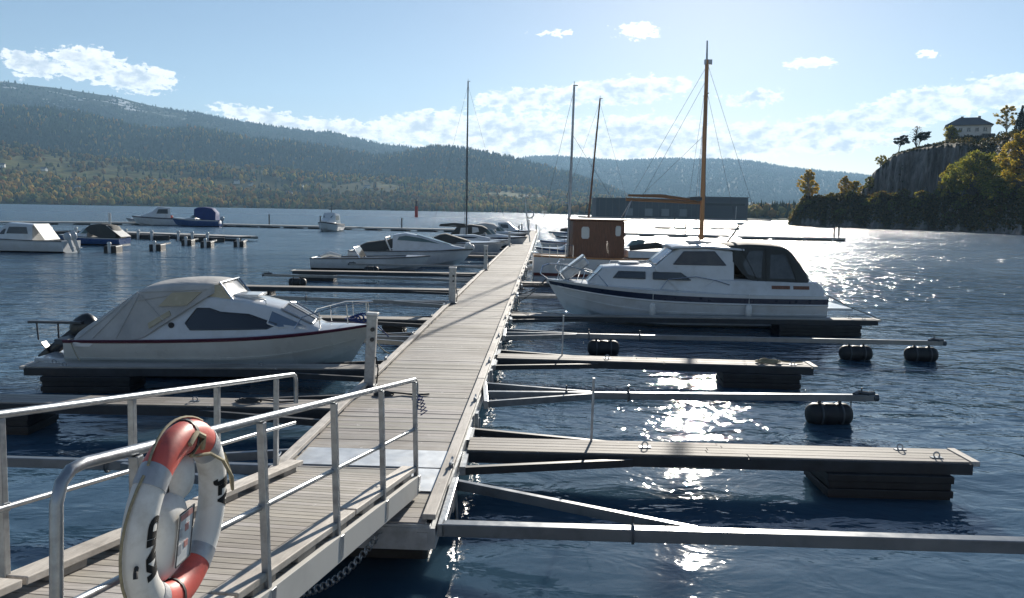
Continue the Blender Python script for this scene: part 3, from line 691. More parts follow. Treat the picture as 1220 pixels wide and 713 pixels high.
# ------------------------------------------------------------------ the quay we stand on
def quay():
    t = thing('quay', 'concrete quay edge at the upper end of the gangway', 'quay', (-1.2, 0, 0))
    mb = MB(); mb.box((0, -6.3, .55), (30, 15.0, 2.1)); mb.build('quay_block', M['conc'], t, 0, .03)
quay()
PX0, PS = -0.93, 0.0385           # right edge of the pier: x = PX0 + PS*y
PANG = -math.atan(PS)             # pier heading
PW = 1.95
def pier_pt(y, off=0.0): return (PX0 + PS * y + off, y)
# ------------------------------------------------------------------ the long pier
def pier():
    y0, y1 = 7.0, 118.0; L = (y1 - y0) / math.cos(PANG)
    t = thing('floating_pier', 'long grey plank pier with pale kerbs running out into the lake', 'pier', (PX0 + PS * y0, y0, 0), PANG)
    # local: y along the pier, x = 0 right edge, -PW left edge
    zt = .50
    mb = MB(); y = .02; k = 0; pitch = .122
    while y < L:
        far = y > 60
        w_ = pitch * (2 if far else 1)
        joint = (k % 49 == 48)
        tn = random.choice((random.uniform(.86, 1.12), random.uniform(.68, 1.25))) * (0.72 if joint else 1)
        mb.box((-PW / 2 + random.uniform(-.012, .012), y + w_ / 2, zt - .014 + random.uniform(-.0035, .0035)), (PW - .20, w_ - (.016 if joint else .009), .028), tint=(tn, tn * random.uniform(.97, 1.02), tn * random.uniform(.94, 1.03)))
        y += w_; k += 1
    mb.build('deck', M['deck'], t, 0)
    for nm, x in (('kerb', -.06), ('kerb', -PW + .06)):
        mb = MB(); y = 0.0
        while y < L:
            l_ = min(5.98, L - y); tn = random.uniform(.88, 1.1)
            mb.box((x + random.uniform(-.006, .006), y + l_ / 2, zt + .06), (.12, l_ - .015, .05), tint=tn)
            q = y + .5
            while q < y + l_ - .2:
                mb.box((x, q, zt + .017), (.10, .28, .034), tint=.6); q += 1.2
            y += 6.0
        mb.build(nm, M['kerb'], t, 0, .006)
    for x in (-.03, -PW + .03):
        mb = MB(); mb.box((x, L / 2, zt - .14), (.055, L, .20)); mb.build('side_beam', M['alu'], t, 0)
    mb = MB(); mb.box((-PW / 2, .02, zt - .13), (PW - .1, .05, .24)); mb.box((-PW / 2, -.012, zt - .05), (PW, .02, .03))
    for x in (-.12, -PW + .12): mb.box((x, -.012, zt - .13), (.1, .012, .1))
    mb.build('end_beam', M['alu'], t, 0)
    mb = MB(); mb.box((-PW / 2 + .0, L / 2, zt - .09), (PW - .16, L - .2, .06)); mb.build('underframe', M['steel_dark'], t, 0)
    # floats under the pier
    y = .35
    while y < 60:
        mb = MB(); mb.box((-PW / 2, y + 1.2, .02), (PW - .25, 2.4, .56)); mb.build('float_box', M['black'], t, 30, .05); y += 6.0 if y > 24 else 3.6
    # steel plate lying across the deck where the gangway lands
    mb = MB(); mb.box((-PW / 2, 1.86, zt + .010), (PW - .27, .62, .008)); mb.build('landing_plate', M['plate'], t, 0)
    mb = MB(); mb.box((-.36, 1.16, zt + .009), (.42, .70, .008)); mb.build('cover_plate', M['plate'], t, 0)
    # cleats and rings bolted to the kerbs
    for side in (0, 1):
        y = 1.4
        while y < 46:
            x = -.02 if side == 0 else -PW + .02
            mb = MB(); mb.box((x, y, zt + .10), (.05, .05, .05)); mb.tube([(x, y - .11, zt + .15), (x, y - .07, zt + .135), (x, y + .07, zt + .135), (x, y + .11, zt + .15)], .014, 6)
            mb.build('cleat', M['galv'], t); y += 3.0
    # walers and hanging chains on the right flank
    for k in range(12):
        y = 1.0 + k * 3.05
        mb = MB(); mb.box((.035, y, zt - .12), (.05, .16, .26)); mb.tube([(.06, y + .1, zt - .1), (.075, y + .12, .1), (.06, y + .15, -.25)], .018, 6)
        mb.build('hanging_bracket', M['galv'], t)
pier()

# ------------------------------------------------------------------ the gangway
def gangway():
    d = Vector((.12, 1, -.15)); e = Vector((-.951, 7.7, 1.681)); n_ = Vector((1, -.12, 0)).normalized()
    W_ = 1.25; drop = .97
    yaw = math.atan2(-d.x, d.y)
    t = thing('gangway', 'sloping plank gangway with galvanised tube railings leading down to the pier', 'gangway', (0, 0, 0))
    def P(s, lat=0.0, up=0.0):            # s metres (in y) back up the gangway from its lower end, lat to the right of the right rail
        return e - d * s + n_ * lat + Vector((0, 0, up))
    S1 = 6.35
    slope = math.atan(.15)
    rot = Matrix.Rotation(yaw, 3, 'Z') @ Matrix.Rotation(-slope, 3, 'X')
    mb = MB(); s = .02
    while s < S1:
        tn = random.uniform(.8, 1.2)
        mb.box(P(s + .05, -W_ / 2, -drop - .015), (W_ + .02, .094 * 1.018, .028), rot, tint=(tn, tn * .99, tn * random.uniform(.93, 1.02))); s += .105
    mb.build('deck', M['deck'], t, 0)
    for lat in (-.01, -W_ + .01):
        mb = MB(); k = 0; s = .0
        while s < S1:
            l_ = min(1.9, S1 - s); tn = random.uniform(.9, 1.1)
            mb.box(P(s + l_ / 2, lat - (.03 if lat > -.5 else -.03), -drop + .075), (.15, l_ * 1.01, .045), rot, tint=tn)
            q = s + .3
            while q < s + l_ - .1:
                mb.box(P(q, lat - (.03 if lat > -.5 else -.03), -drop + .028), (.12, .3, .05), rot, tint=.6); q += .62
            s += 1.92
        mb.build('kerb', M['kerb'], t, 0, .006)
        mb = MB(); mb.box(P(S1 / 2, lat + (.045 if lat > -.5 else -.045), -drop - .09), (.05, S1 * 1.01, .19), rot); mb.build('side_beam', M['pale'], t, 0, .004)
    mb = MB(); mb.box(P(S1 / 2, -W_ / 2, -drop - .07), (.9, S1, .05), rot); mb.build('underframe', M['steel_dark'], t, 0)
    mb = MB(); mb.box(P(-.10, -W_ / 2, -drop - .05), (W_, .34, .01), Matrix.Rotation(yaw, 3, 'Z') @ Matrix.Rotation(-.32, 3, 'X')); mb.build('flap_plate', M['plate'], t, 0)
    # railings
    def railing(lat, first, ends_near, out):
        tr = P(0, lat, 0)
        mb = MB(); r_ = .0225
        sN = 5.02 if ends_near else S1 - .4
        pts = [P(-.015, lat, -.50)] if False else []
        # lower end: the top rail bends down into a short end leg
        pts += [P(-.10, lat, -.30), P(-.10, lat, -.055), P(-.075, lat, -.018), P(-.03, lat, 0)]
        pts += [P(q, lat, 0) for q in np.linspace(.1, sN - .12, 10)]
        if ends_near: pts += [P(sN - .05, lat, -.012), P(sN, lat, -.05), P(sN + .03, lat, -.12), P(sN + .06, lat, -.6), P(sN + .09, lat, -1.12)]
        mb.tube(pts, r_, 12); root = mb.build('railing', M['galv'], t, 60)
        mb = MB(); mb.tube([P(q, lat, -.50) for q in (-.06, 1, 2, 3, 4, sN)], .017, 10); mb.build('mid_rail', M['galv'], root, 60)
        s = first
        while s < sN - .1:
            mb = MB(); a = P(s, lat + out, -1.12); b = P(s, lat + out * .3, -.02)
            mb.beam(a, b, .042, .042, up=d); mb.box(P(s, lat + out, -1.05), (.07, .07, .16), rot)
            mb.box(P(s, lat + out * .5, -.5), (.05, .05, .05), rot)
            mb.build('post', M['galv'], root, 0, .004); s += 1.15
        return root
    railing(0, .0, True, .03)
    railing(-W_, .35, False, -.03)
    # scrap of line and tape tied to the end post
    mb = MB()
    for k in range(5):
        c0 = P(-.09, .015, -.16 - .035 * k); mb.tube([c0, c0 + Vector((.05 + .012 * k, .02, -.02)), c0 + Vector((.03, .03, -.07))], .007, 5)
    mb.torus(P(-.1, 0, -.2), .035, .012, 10, 6)
    mb.build('tied_rope', M['bcanvas'], t)
    return P, d, n_
GP, GD, GN = gangway()

# ------------------------------------------------------------------ chain under the gangway
def chain():
    a = Vector((-1.16, 6.96, .43)); b = Vector((-1.95, 5.9, .42))
    t = thing('chain', 'galvanised chain sagging under the lower end of the gangway', 'chain', a)
    n = 42
    for k in range(n):
        u = (k + .5) / n; p = a.lerp(b, u) + Vector((0, 0, -.62 * 4 * u * (1 - u) * .42)); 
        u2 = u + .01; p2 = a.lerp(b, u2) + Vector((0, 0, -.62 * 4 * u2 * (1 - u2) * .22)); dd = (p2 - p).normalized()
        q = dd.to_track_quat('X', 'Z').to_matrix() @ Matrix.Rotation(k * math.pi / 2 + .5, 3, 'X') @ Matrix.Diagonal((1.5, 1, 1))
        mb = MB(); mb.torus(p - a, .021, .0062, 12, 6, q); mb.build('link', M['galv'], t)
chain()

# ------------------------------------------------------------------ lifebuoy on the right railing
def lettering(text, size, name, parent, fn, material):
    cu = bpy.data.curves.new(name, 'FONT'); cu.body = text; cu.size = size; cu.align_x = 'CENTER'; cu.align_y = 'CENTER'; cu.offset = .007
    tmp = bpy.data.objects.new(name, cu); COL.objects.link(tmp)
    dg = bpy.context.evaluated_depsgraph_get(); me = bpy.data.meshes.new_from_object(tmp.evaluated_get(dg))
    bpy.data.objects.remove(tmp); 
    bm = bmesh.new(); bm.from_mesh(me); bmesh.ops.triangulate(bm, faces=bm.faces)
    for _ in range(3):
        ed = [e_ for e_ in bm.edges if e_.calc_length() > .012]
        if ed: bmesh.ops.subdivide_edges(bm, edges=ed, cuts=1); bmesh.ops.triangulate(bm, faces=bm.faces)
    for v in bm.verts: v.co = fn(v.co.x, v.co.y)
    bm.to_mesh(me); bm.free(); me.materials.clear(); me.materials.append(material)
    o = bpy.data.objects.new(name, me); COL.objects.link(o); o.parent = parent; return o
M['faded'] = mat('faded_print', (0.45, 0.22, 0.20), 0.6, var=0.2)
def lifebuoy():
    c = GP(4.66, .22, -.245)          # centre of the ring: outside the right rail
    Rm, rt = .312, .067
    ax = Vector((.995, -.05, -.055)).normalized()     # ring axis, facing outwards
    xv = Vector((.05, 1, 0)); xv = (xv - ax * xv.dot(ax)).normalized(); zv = ax.cross(xv) * 1
    if zv.z < 0: zv = -zv; 
    B = Matrix((xv, zv, ax)).transposed()            # columns: along, up, outwards
    t = thing('lifebuoy', 'worn red and white ring lifebuoy hanging on the gangway railing', 'lifebuoy', c)
    def pt(a, b, rr=rt, flat=.82): # a: angle round the ring (0 = towards lake, 90 = up), b: round the tube (0 = outer rim, 90 = outward face)
        return B @ Vector(((Rm + rr * math.cos(b)) * math.cos(a), (Rm + rr * math.cos(b)) * math.sin(a), rr * flat * math.sin(b)))
    def arcp(a0, a1, rr=rt, n=28):
        mb = MB(); mb.loft([[pt(R(a0 + (a1 - a0) * i / n), 2 * math.pi * j / 20, rr) for j in range(20)] for i in range(n + 1)], True, True); return mb
    # white quarters, red quarters at top and bottom, grey reflective tapes
    mb = arcp(-58, 52); mb.build('white_section', M['whitep'], t, 60)
    mb = arcp(128, 238); mb.build('white_section', M['whitep'], t, 60)
    mb = arcp(52, 128); mb.build('red_section', M['red'], t, 60)
    mb = arcp(238, 302); mb.build('red_section', M['red'], t, 60)
    for a in (52, 128, 238, 302):
        lo, hi = (a - 13, a) if a in (52, 238 + 1000) else ((a, a + 13) if a in (128,) else ((a - 13, a) if a == 238 else (a, a + 13)))
        mb = arcp(lo, hi, rt + .0025, 6); mb.build('reflective_band', M['band'], t, 60)
    # grab line: runs round the outer rim, fixed at four places, hanging in loops
    mb = MB()
    for k in range(4):
        a0 = (58, 134, 244, 308)[k]; sp_ = (70, 104, 58, 104)[k]
        mb.tube([pt(R(a0 + sp_ * u / 12 + 3), .0 - .35 * math.sin(math.pi * u / 12), rt + .005 + .008 * math.sin(math.pi * u / 12)) for u in range(13)], .0055, 6)
    mb.build('grab_line', M['rope'], t, 60)
    for a0 in (84, 262):
        mb = MB(); mb.loft([[pt(R(a0 - 1.5 + 3 * i), 2 * math.pi * j / 16, rt + .005) for j in range(16)] for i in range(2)], True, True)
        mb.build('rope_fastening', M['ink'], t, 40)
    mb = MB(); mb.tube([pt(R(186), .5, rt - .01), pt(R(186), .5, rt + .04), pt(R(188), .5, rt + .05)], .008, 6)
    mb.build('hook', M['ink'], t, 40)
    # loose end of yellowish rope thrown over the top and looped on the lake side
    mb = MB(); mb.tube([pt(R(82), 2.6, rt + .008), pt(R(80), 1.6, rt + .010), pt(R(76), 2.9, rt + .012), pt(R(60), 2.2, rt + .03), pt(R(35), 1.9, rt + .03), pt(R(12), 1.6, rt + .04), pt(R(-2), 1.0, rt + .03), pt(R(6), .3, rt + .05), pt(R(20), .2, rt + .03)], .0075, 6)
    mb.tube([pt(R(100), 1.5, rt + .006), pt(R(88), 1.2, rt + .008), pt(R(78), 1.5, rt + .008), pt(R(72), 2.2, rt + .008)], .011, 6)
    mb.build('loose_rope', M['rope'], t, 60)
    # lettering on the outward face
    def onring(a_mid, up):
        def f(x, y):
            a = R(a_mid) + (x / Rm) * up; b = R(100) + y / rt * up
            return pt(a, b, rt + .0016)
        return f
    lettering('KND', .104, 'lettering', t, onring(178, -1), M['ink'])
    lettering('JLV', .095, 'lettering', t, onring(0, -1), M['ink'])
    # holder
    h = thing('lifebuoy_holder', 'white plastic lifebuoy holder with a framed notice, inside the ring', 'holder', c + B @ Vector((.0, -.02, -.045)))
    def Q(u, v, w_): return B @ Vector((u, v, w_))
    mb = MB()
    def dome(cu, cv, ru, rv, dep, base):
        rings = []
        for i in range(7):
            f = i / 6; s_ = math.cos(f * math.pi / 2 * .96)
            rings.append([Q(cu + ru * s_ * math.copysign(abs(math.cos(2*math.pi*k/20)) ** .75, math.cos(2*math.pi*k/20)), cv + rv * s_ * math.copysign(abs(math.sin(2*math.pi*k/20)) ** .75, math.sin(2*math.pi*k/20)), base + dep * math.sin(f * math.pi / 2)) for k in range(20)])
        mb.loft(rings)
    dome(-.02, -.06, .135, .175, .07, 0)
    mb.build('casing', M['whitep'], h, 50)
    mb = MB(); dome(.09, .15, .085, .10, .05, .0); mb.build('upper_lobe', M['whitep'], h, 50)
    mb = MB(); mb.box(Q(0, .05, -.02), (.30, .46, .02), B); mb.build('back_plate', M['whitep'], h, 0, .004)
    fr = [(-.085, -.15), (.035, -.15), (.065, .05), (-.055, .05)]
    mb = MB(); mb.panel([Q(a, b, .071) for a, b in fr], ax, .004); nt = mb.build('notice', M['gel'], h, 0)
    mb = MB()
    for (a, b), (a2, b2) in zip(fr, fr[1:] + fr[:1]): mb.beam(Q(a, b, .077), Q(a2, b2, .077), .004, .004, up=ax)
    mb.build('notice_frame', M['steel_dark'], nt, 0)
    mb = MB(); mb.beam(Q(-.045, .03, .0762), Q(.055, .03, .0762), .022, .002, up=ax); mb.build('notice_heading', M['faded'], nt, 0)
    for k, (u, v, w2, h2) in enumerate(((-.05, -.03, .030, .035), (.005, -.02, .028, .028), (-.055, -.09, .026, .04), (.0, -.085, .03, .025))):
        mb = MB(); mb.box(Q(u, v, .0762), (w2, h2, .002), B); mb.build('pictogram', M['faded' if k % 2 else 'band'], nt, 0)
lifebuoy()

# ------------------------------------------------------------------ service posts along the left kerb
def service_post(y, off, h, w_, label, lean=0.0):
    x = PX0 + PS * y - PW + off
    t = thing('service_post', label, 'post', (x, y, .50), PANG, 'grey service posts on the pier', tilt=(0, lean))
    mb = MB(); mb.box((0, 0, h / 2), (w_, w_ * .8, h)); mb.build('column', M['galv'], t, 0, .012)
    mb = MB(); mb.box((0, 0, h + .02), (w_ + .03, w_ * .8 + .03, .045)); mb.build('cap', M['whitep'], t, 0, .01)
    mb = MB(); mb.box((0, 0, .02), (w_ + .08, w_ + .06, .04)); mb.build('base_plate', M['steel_dark'], t, 0, .006)
    for k, zz in enumerate((h - .22, h - .38)):
        mb = MB(); mb.tube([(w_ * .18, -w_ * .4 - .035, zz), (w_ * .18, -w_ * .4 + .01, zz)], .034, 14); s = mb.build('socket', M['motor'], t)
    mb = MB(); mb.tube([(w_*.5+.01, 0, .5), (w_*.5+.05, .02, .3), (w_*.5+.03, .05, .06)], .012, 6); mb.build('cable', M['rubber'], t)
service_post(12.55, .13, 1.17, .155, 'nearest grey service post with white cap, on the left kerb beside the canvas-covered boat', .05)
service_post(24.2, .12, 1.08, .20, 'second grey service post from the gangway, on the left kerb', .01)
service_post(38.1, .12, 1.15, .18, 'third grey service post from the gangway, on the left kerb')
service_post(64.0, .12, 1.15, .18, 'far small grey service post, last one seen on the left kerb')

# ------------------------------------------------------------------ mooring fingers
def plank_finger(x0, y0, x1, y1, wd, label, flt=(1.5, .2), stick=None, braces=(1, -1), z=.45, fdepth=.62, rings=True, group=None):
    L = math.hypot(x1 - x0, y1 - y0); ang = math.atan2(y1 - y0, x1 - x0)
    t = thing('finger_walkway', label, 'finger pier', (x0, y0, 0), ang, group or 'plank finger walkways', tilt=(R(random.uniform(-.8, .8)), R(random.uniform(-.15, .15))))
    nb = max(3, int(round(wd / .12))); mb = MB(); bw = wd / nb
    for k in range(nb):
        s = 0.0
        while s < L - .12:
            l_ = min(random.uniform(2.6, 4.2), L - .12 - s)
            if L - .12 - s - l_ < .8: l_ = L - .12 - s
            tn = random.uniform(.8, 1.18)
            mb.box((s + l_ / 2, -wd / 2 + bw * (k + .5), z - .014 + random.uniform(-.002, .002)), (l_ - .01, bw - .012, .028), tint=(tn, tn * .985, tn * random.uniform(.93, 1.0))); s += l_
    mb.build('deck', M['deckx'], t, 0)
    mb = MB(); mb.box((L - .055, 0, z - .02), (.10, wd + .03, .06)); mb.build('end_board', M['kerb'], t, 0, .008)
    for sy in (-1, 1):
        mb = MB(); mb.box((L / 2 - .05, sy * (wd / 2 + .012), z - .085), (L - .1, .045, .13)); mb.build('side_beam', M['finger_steel'], t, 0)
    for sy in braces:
        mb = MB(); mb.beam((.02, sy * (wd / 2 + .55), z - .08), (2.0, sy * (wd / 2 + .06), z - .09), .07, .09); mb.build('brace', M['finger_steel'], t, 0)
        mb = MB(); mb.box((-.01, sy * (wd / 2 + .28), z - .08), (.07, .60, .10)); mb.build('mount', M['galv'], t, 0)
    fl, fo = flt
    mb = MB(); hh = fdepth; zc = z - .15 - hh / 2
    n = 7
    for k in range(n):
        f = .04 if k % 2 else 0
        mb.box((L - fo - fl / 2, 0, z - .15 - hh * (k + .5) / n), (fl - f, wd + .26 - f, hh / n))
    mb.build('float_box', M['black'], t, 0, .01)
    if rings:
        for q, sy in ((L - .75, .8), (L - .45, -.6), (2.2, .0)):
            mb = MB(); mb.torus((q, sy * wd * .4, z + .036), .036, .009, 12, 6, Matrix.Rotation(R(78), 3, 'X')); mb.box((q, sy * wd * .4, z + .006), (.14, .06, .012)); mb.build('mooring_ring', M['galv'], t)
    if stick:
        mb = MB(); mb.tube([(stick, wd * .42, z - .1), (stick + .01, wd * .42, z + .82)], .017, 6); mb.build('mooring_stick', M['alu'], t)
    return t
def barrel(mb, c, r_, l_):
    prof = [(-l_/2, r_*.45), (-l_/2+.03, r_*.78), (-l_/2+.09, r_*.97), (-l_/2+.11, r_), (-l_*.17, r_), (-l_*.15, r_*.95), (-l_*.12, r_*.95), (-l_*.10, r_), (l_*.10, r_), (l_*.12, r_*.95), (l_*.15, r_*.95), (l_*.17, r_), (l_/2-.11, r_), (l_/2-.09, r_*.97), (l_/2-.03, r_*.78), (l_/2, r_*.45)]
    mb.loft([[(c[0] + x, c[1] + rr * math.cos(2*math.pi*k/20), c[2] + rr * math.sin(2*math.pi*k/20)) for k in range(20)] for x, rr in prof])
def boom(x0, y0, x1, y1, label, floats=(), braces=(1, -1), z=.44, h=.11, w_=.09, tip=True, rope=None, run=1.7, spread=.62, group=None, shackles=()):
    L = math.hypot(x1 - x0, y1 - y0); ang = math.atan2(y1 - y0, x1 - x0)
    t = thing('mooring_boom', label, 'mooring boom', (x0, y0, 0), ang, group or 'aluminium mooring booms', tilt=(R(random.uniform(-1, 1)), R(random.uniform(-.25, .25))))
    mb = MB(); mb.box((L / 2, 0, z), (L, w_, h)); mb.build('beam', M['boom'], t, 0, .008)
    mb = MB()
    ys = [sy * spread for sy in braces] + [0]
    mb.box((0, (max(ys) + min(ys)) / 2, z), (.07, max(ys) - min(ys) + .12, .12)); mb.build('mount', M['galv'], t, 0, .006)
    for sy in braces:
        mb = MB(); mb.beam((.03, sy * spread, z), (run, sy * .075, z), .065, .10); mb.build('brace', M['boom'], t, 0, .005)
    for q in floats:
        mb = MB(); barrel(mb, (q, 0, .16), .185, .74); f = mb.build('float', M['black'], t, 40)
        for s in (-.17, .17):
            mb = MB(); mb.tube([(q + s, 0, z - .02), (q + s, .0, z - .2), (q + s, 0, -.1)], .028, 8)
            mb.torus((q + s, 0, .16), .19, .014, 20, 6, Matrix.Rotation(R(90), 3, 'Y'))
            mb.build('bracket', M['steel_dark'], f)
    if tip:
        mb = MB(); mb.tube([(L - .02, 0, z), (L + .06, 0, z)], .06, 10); mb.tube([(L - .35, -.02, z + h/2), (L - .25, .03, z + h/2 + .03), (L - .12, -.03, z + h/2 + .02), (L, .02, z + h/2 + .02)], .035, 7)
        mb.tube([(L - .22, 0, z + h/2), (L - .22, 0, z + h/2 + .11)], .012, 6); mb.build('tip_fitting', M['steel_dark'], t)
    for q in shackles:
        mb = MB(); mb.tube([(q, w_*.3, z + h/2 - .01), (q, w_*.3, z + h/2 + .1)], .011, 6); mb.torus((q, 0, z), .085, .012, 14, 6, Matrix.Rotation(R(90), 3, 'Y')); mb.build('shackle', M['steel_dark'], t)
    if rope:
        mb = MB(); mb.tube([(rope, .06, z + .05), (rope + .02, .07, .2), (rope - .02, .06, -.05)], .010, 6); mb.build('hanging_rope', M['darkrope'], t)
    return t
def ex(y, side): return PX0 + PS * y + (.05 if side > 0 else -PW - .05)
# right hand side, from near to far
boom(ex(7.05,1), 7.06, 8.9, 6.78, 'nearest right mooring boom, a long bare beam crossing the bottom of the view', floats=(8.2,), braces=(1,), spread=1.15, run=2.35, w_=.12, h=.12, shackles=(1.75,))
plank_finger(ex(9.6,1), 9.72, 5.68, 9.62, .56, 'nearest right finger walkway with a large black ribbed float near its tip', flt=(1.5, .36), stick=1.55)
boom(ex(12.45,1), 12.45, 5.95, 12.80, 'right mooring boom with one black barrel float, between two walkways', floats=(5.62,), rope=6.0, shackles=(2.3, 1.3))
plank_finger(ex(15.8,1), 15.85, 6.0, 15.55, .5, 'second right finger walkway, rope lying on its tip, beyond the one-barrel boom', flt=(1.5, .35), stick=1.3)
boom(ex(18.65,1), 18.7, 10.2, 18.62, 'long right mooring boom carrying black barrel floats, in front of the big cruiser', floats=(8.32, 9.86, 2.35), shackles=(2.0, 3.2))
plank_finger(ex(22.2,1), 22.3, 10.45, 22.6, .46, 'third right finger walkway, alongside the white cabin cruiser', flt=(2.35, .6), fdepth=.7)
boom(ex(27.4,1), 27.4, 9.0, 27.5, 'right mooring boom on the far side of the white cabin cruiser', floats=(7.5,))
plank_finger(ex(32.6,1), 32.6, 9.5, 32.8, .55, 'right finger walkway beside the wooden sailing boat', flt=(1.6, .4))
boom(ex(41,1), 41, 11, 41.2, 'right mooring boom beyond the wooden sailing boat', floats=(9,))
plank_finger(ex(47,1), 47, 11.0, 47.2, .55, 'far right finger walkway beyond the sailing boat', flt=(1.6, .4), rings=False)
# left hand side, from near to far
boom(ex(8.65,-1), 8.62, -6.6, 8.72, 'nearest left mooring boom, seen through the gangway railings', floats=(), shackles=(1.9,))
plank_finger(ex(11.6,-1), 11.6, -8.3, 11.62, .52, 'nearest left finger walkway behind the gangway railings', flt=(1.35, .0))
plank_finger(ex(14.4,-1), 14.5, -8.75, 14.15, .44, 'second left finger walkway, right alongside the canvas-covered boat', flt=(1.55, .42))
boom(ex(17.7,-1), 17.8, -8.0, 17.8, 'left mooring boom on the far side of the canvas-covered boat', floats=(5.0,))
plank_finger(ex(21,-1), 21.1, -8.6, 21.2, .52, 'third left finger walkway with a black float close to the pier', flt=(.55, 5.2), rings=False)
boom(ex(24.5,-1), 24.55, -9.6, 25.6, 'thin left mooring boom behind the bow of the canvas-covered boat', floats=(6.9,), w_=.08, shackles=(4.6,))
plank_finger(ex(29,-1), 29.1, -10.3, 29.0, .55, 'fourth left finger walkway with a black float at its tip', flt=(1.5, .05), rings=False)
boom(ex(33,-1), 33.1, -10.6, 33.9, 'left mooring boom just in front of the grey walkway and boat', floats=(7.5,))
plank_finger(ex(36.7,-1), 36.8, -10.2, 36.8, .55, 'fifth left finger walkway, in front of the open grey boat', flt=(1.6, .4), rings=False)
boom(ex(41.2,-1), 41.2, -8.5, 41.4, 'left mooring boom touching the open grey boat', floats=(6,))
plank_finger(ex(51.5,-1), 51.5, -9.5, 51.6, .55, 'sixth left finger walkway behind the grey sports boat', flt=(1.6, .4), rings=False)
boom(ex(54.5,-1), 54.5, -8.5, 54.7, 'left mooring boom below the long grey runabout', floats=(6,))
plank_finger(ex(62,-1), 62, -8.5, 62.1, .55, 'seventh left finger walkway, beyond the long grey runabout', flt=(1.6, .4), rings=False)
plank_finger(ex(77,-1), 77, -7.0, 77.1, .55, 'far left finger walkway near the dark-canopied boats', flt=(1.6, .4), rings=False)
# ------------------------------------------------------------------ boat kit.  Local axes: +x towards the bow, y across, z up from the waterline
class Hull:
    def __init__(self, L, B, fs, fb, rake=.7, draft=.3, t0=.45, p=2.2, chine=.35, tumble=.0, stern=.92, sag=.0, round_=False):
        self.__dict__.update(L=L, B=B, fs=fs, fb=fb, rake=rake, draft=draft, t0=t0, p=p, chine=chine, stern=stern, sag=sag, round_=round_)
    def half(self, t):
        a = self.stern + (1 - self.stern) * min(1, t / self.t0)
        if t > self.t0: a *= max(0.0, 1 - ((t - self.t0) / (1 - self.t0)) ** self.p)
        return max(a, .006) * self.B / 2
    def sheer(self, t): return self.fs + (self.fb - self.fs) * t ** 1.8 - self.sag * math.sin(math.pi * t)
    def pt(self, t, f, s=1):
        b = self.half(t); zs = self.sheer(t)
        nose = max(0.0, (t - .55) / .45)
        zc = .10 + (zs * .55 - .10) * nose ** 2.2                   # chine climbs towards the bow
        bc = b * (.86 - .34 * nose ** 1.2) if not self.round_ else b * (.80 - .3 * nose)
        zk = -self.draft + (self.draft + zs * .25) * nose ** 3
        if f <= 1:
            if self.round_: y = b * math.cos(f * .5) / 1.0 * (1 - f * .0); y = b + (bc - b) * f ** 2.0; z = zs + (zc - zs) * f
            else:
                k = .12 * b * math.sin(math.pi * f) * (1 - nose * 1.6)
                y = b + (bc - b) * f + k * .35; z = zs + (zc - zs) * f
        else:
            g = f - 1; y = bc * (1 - g); z = zc + (zk - zc) * g
        x = t * self.L - self.rake * (1 - max(0, (z + self.draft)) / (zs + self.draft)) * nose ** 1.5
        return (x, s * y, z)
    def shell(self, nt=30, fs=(0, .1, .25, .45, .7, .95, 1, 1.06, 1.4, 2)):
        ts = [1 - (1 - i / nt) ** 1.25 for i in range(nt + 1)]
        mb = MB()
        mb.loft([[self.pt(t, f, 1) for f in fs] + [self.pt(t, f, -1) for f in reversed(fs)] for t in ts], False, False)
        # transom
        mb.add([self.pt(0, f, 1) for f in fs] + [self.pt(0, f, -1) for f in reversed(fs[:-1])], [tuple(range(2 * len(fs) - 1))])
        return mb
    def deck(self, a=0.0, b=1.0, inset=.0, dz=-.01, n=18, crown=.05):
        mb = MB(); rings = []
        for i in range(n + 1):
            t = a + (b - a) * i / n; h = max(.004, self.half(t) - inset); z = self.sheer(t) + dz; x = t * self.L
            rings.append([(x, h, z), (x, h * .5, z + crown * h), (x, 0, z + crown * 1.3 * h), (x, -h * .5, z + crown * h), (x, -h, z)])
        return mb.loft(rings, False, False)
    def strip(self, f0, f1, off=.006, a=0.0, b=1.0, n=26):
        mb = MB()
        for s in (1, -1):
            rings = []
            for i in range(n + 1):
                t = a + (b - a) * (1 - (1 - i / n) ** 1.2); p = self.pt(t, f0, s); q = self.pt(t, f1, s)
                rings.append([(p[0], p[1] + s * off, p[2]), (q[0], q[1] + s * off, q[2]), (q[0], q[1] - s * .01, q[2]), (p[0], p[1] - s * .01, p[2])])
            mb.loft(rings, True, True)
        return mb
    def rail(self, f=0.0, r=.025, a=0.0, b=1.0, n=26, dz=0.0):
        mb = MB()
        for s in (1, -1):
            mb.tube([(p[0], p[1] + s * .006, p[2] + dz) for p in (self.pt(a + (b - a) * (1 - (1 - i / n) ** 1.2), f, s) for i in range(n + 1))], r, 7)
        return mb
def cabin(mb, st, crown=.06, cap=True):
    """st: stations (x, half width low, z low, half width high, z high) from aft to fore"""
    rings = []
    for x, wb, zb, wt, zt in st:
        c = crown * wt; h = zt - zb
        half = [(wb, zb), (wb + (wt - wb) * .5, zb + h * .5), (wt * 1.0, zt - .10 * min(h, .5)), (wt * .94, zt - .01 * h), (wt * .5, zt + c * .75), (0, zt + c)]
        rings.append([(x, y, z) for y, z in half] + [(x, -y, z) for y, z in reversed(half[:-1])])
    return mb.loft(rings, False, cap)
def wall_y(st, x, z):
    xs = [s[0] for s in st]
    v = [np.interp(x, xs, [s[i] for s in st]) for i in (1, 2, 3, 4)]
    return v[0] + (v[2] - v[0]) * (z - v[1]) / max(.05, v[3] - v[1])
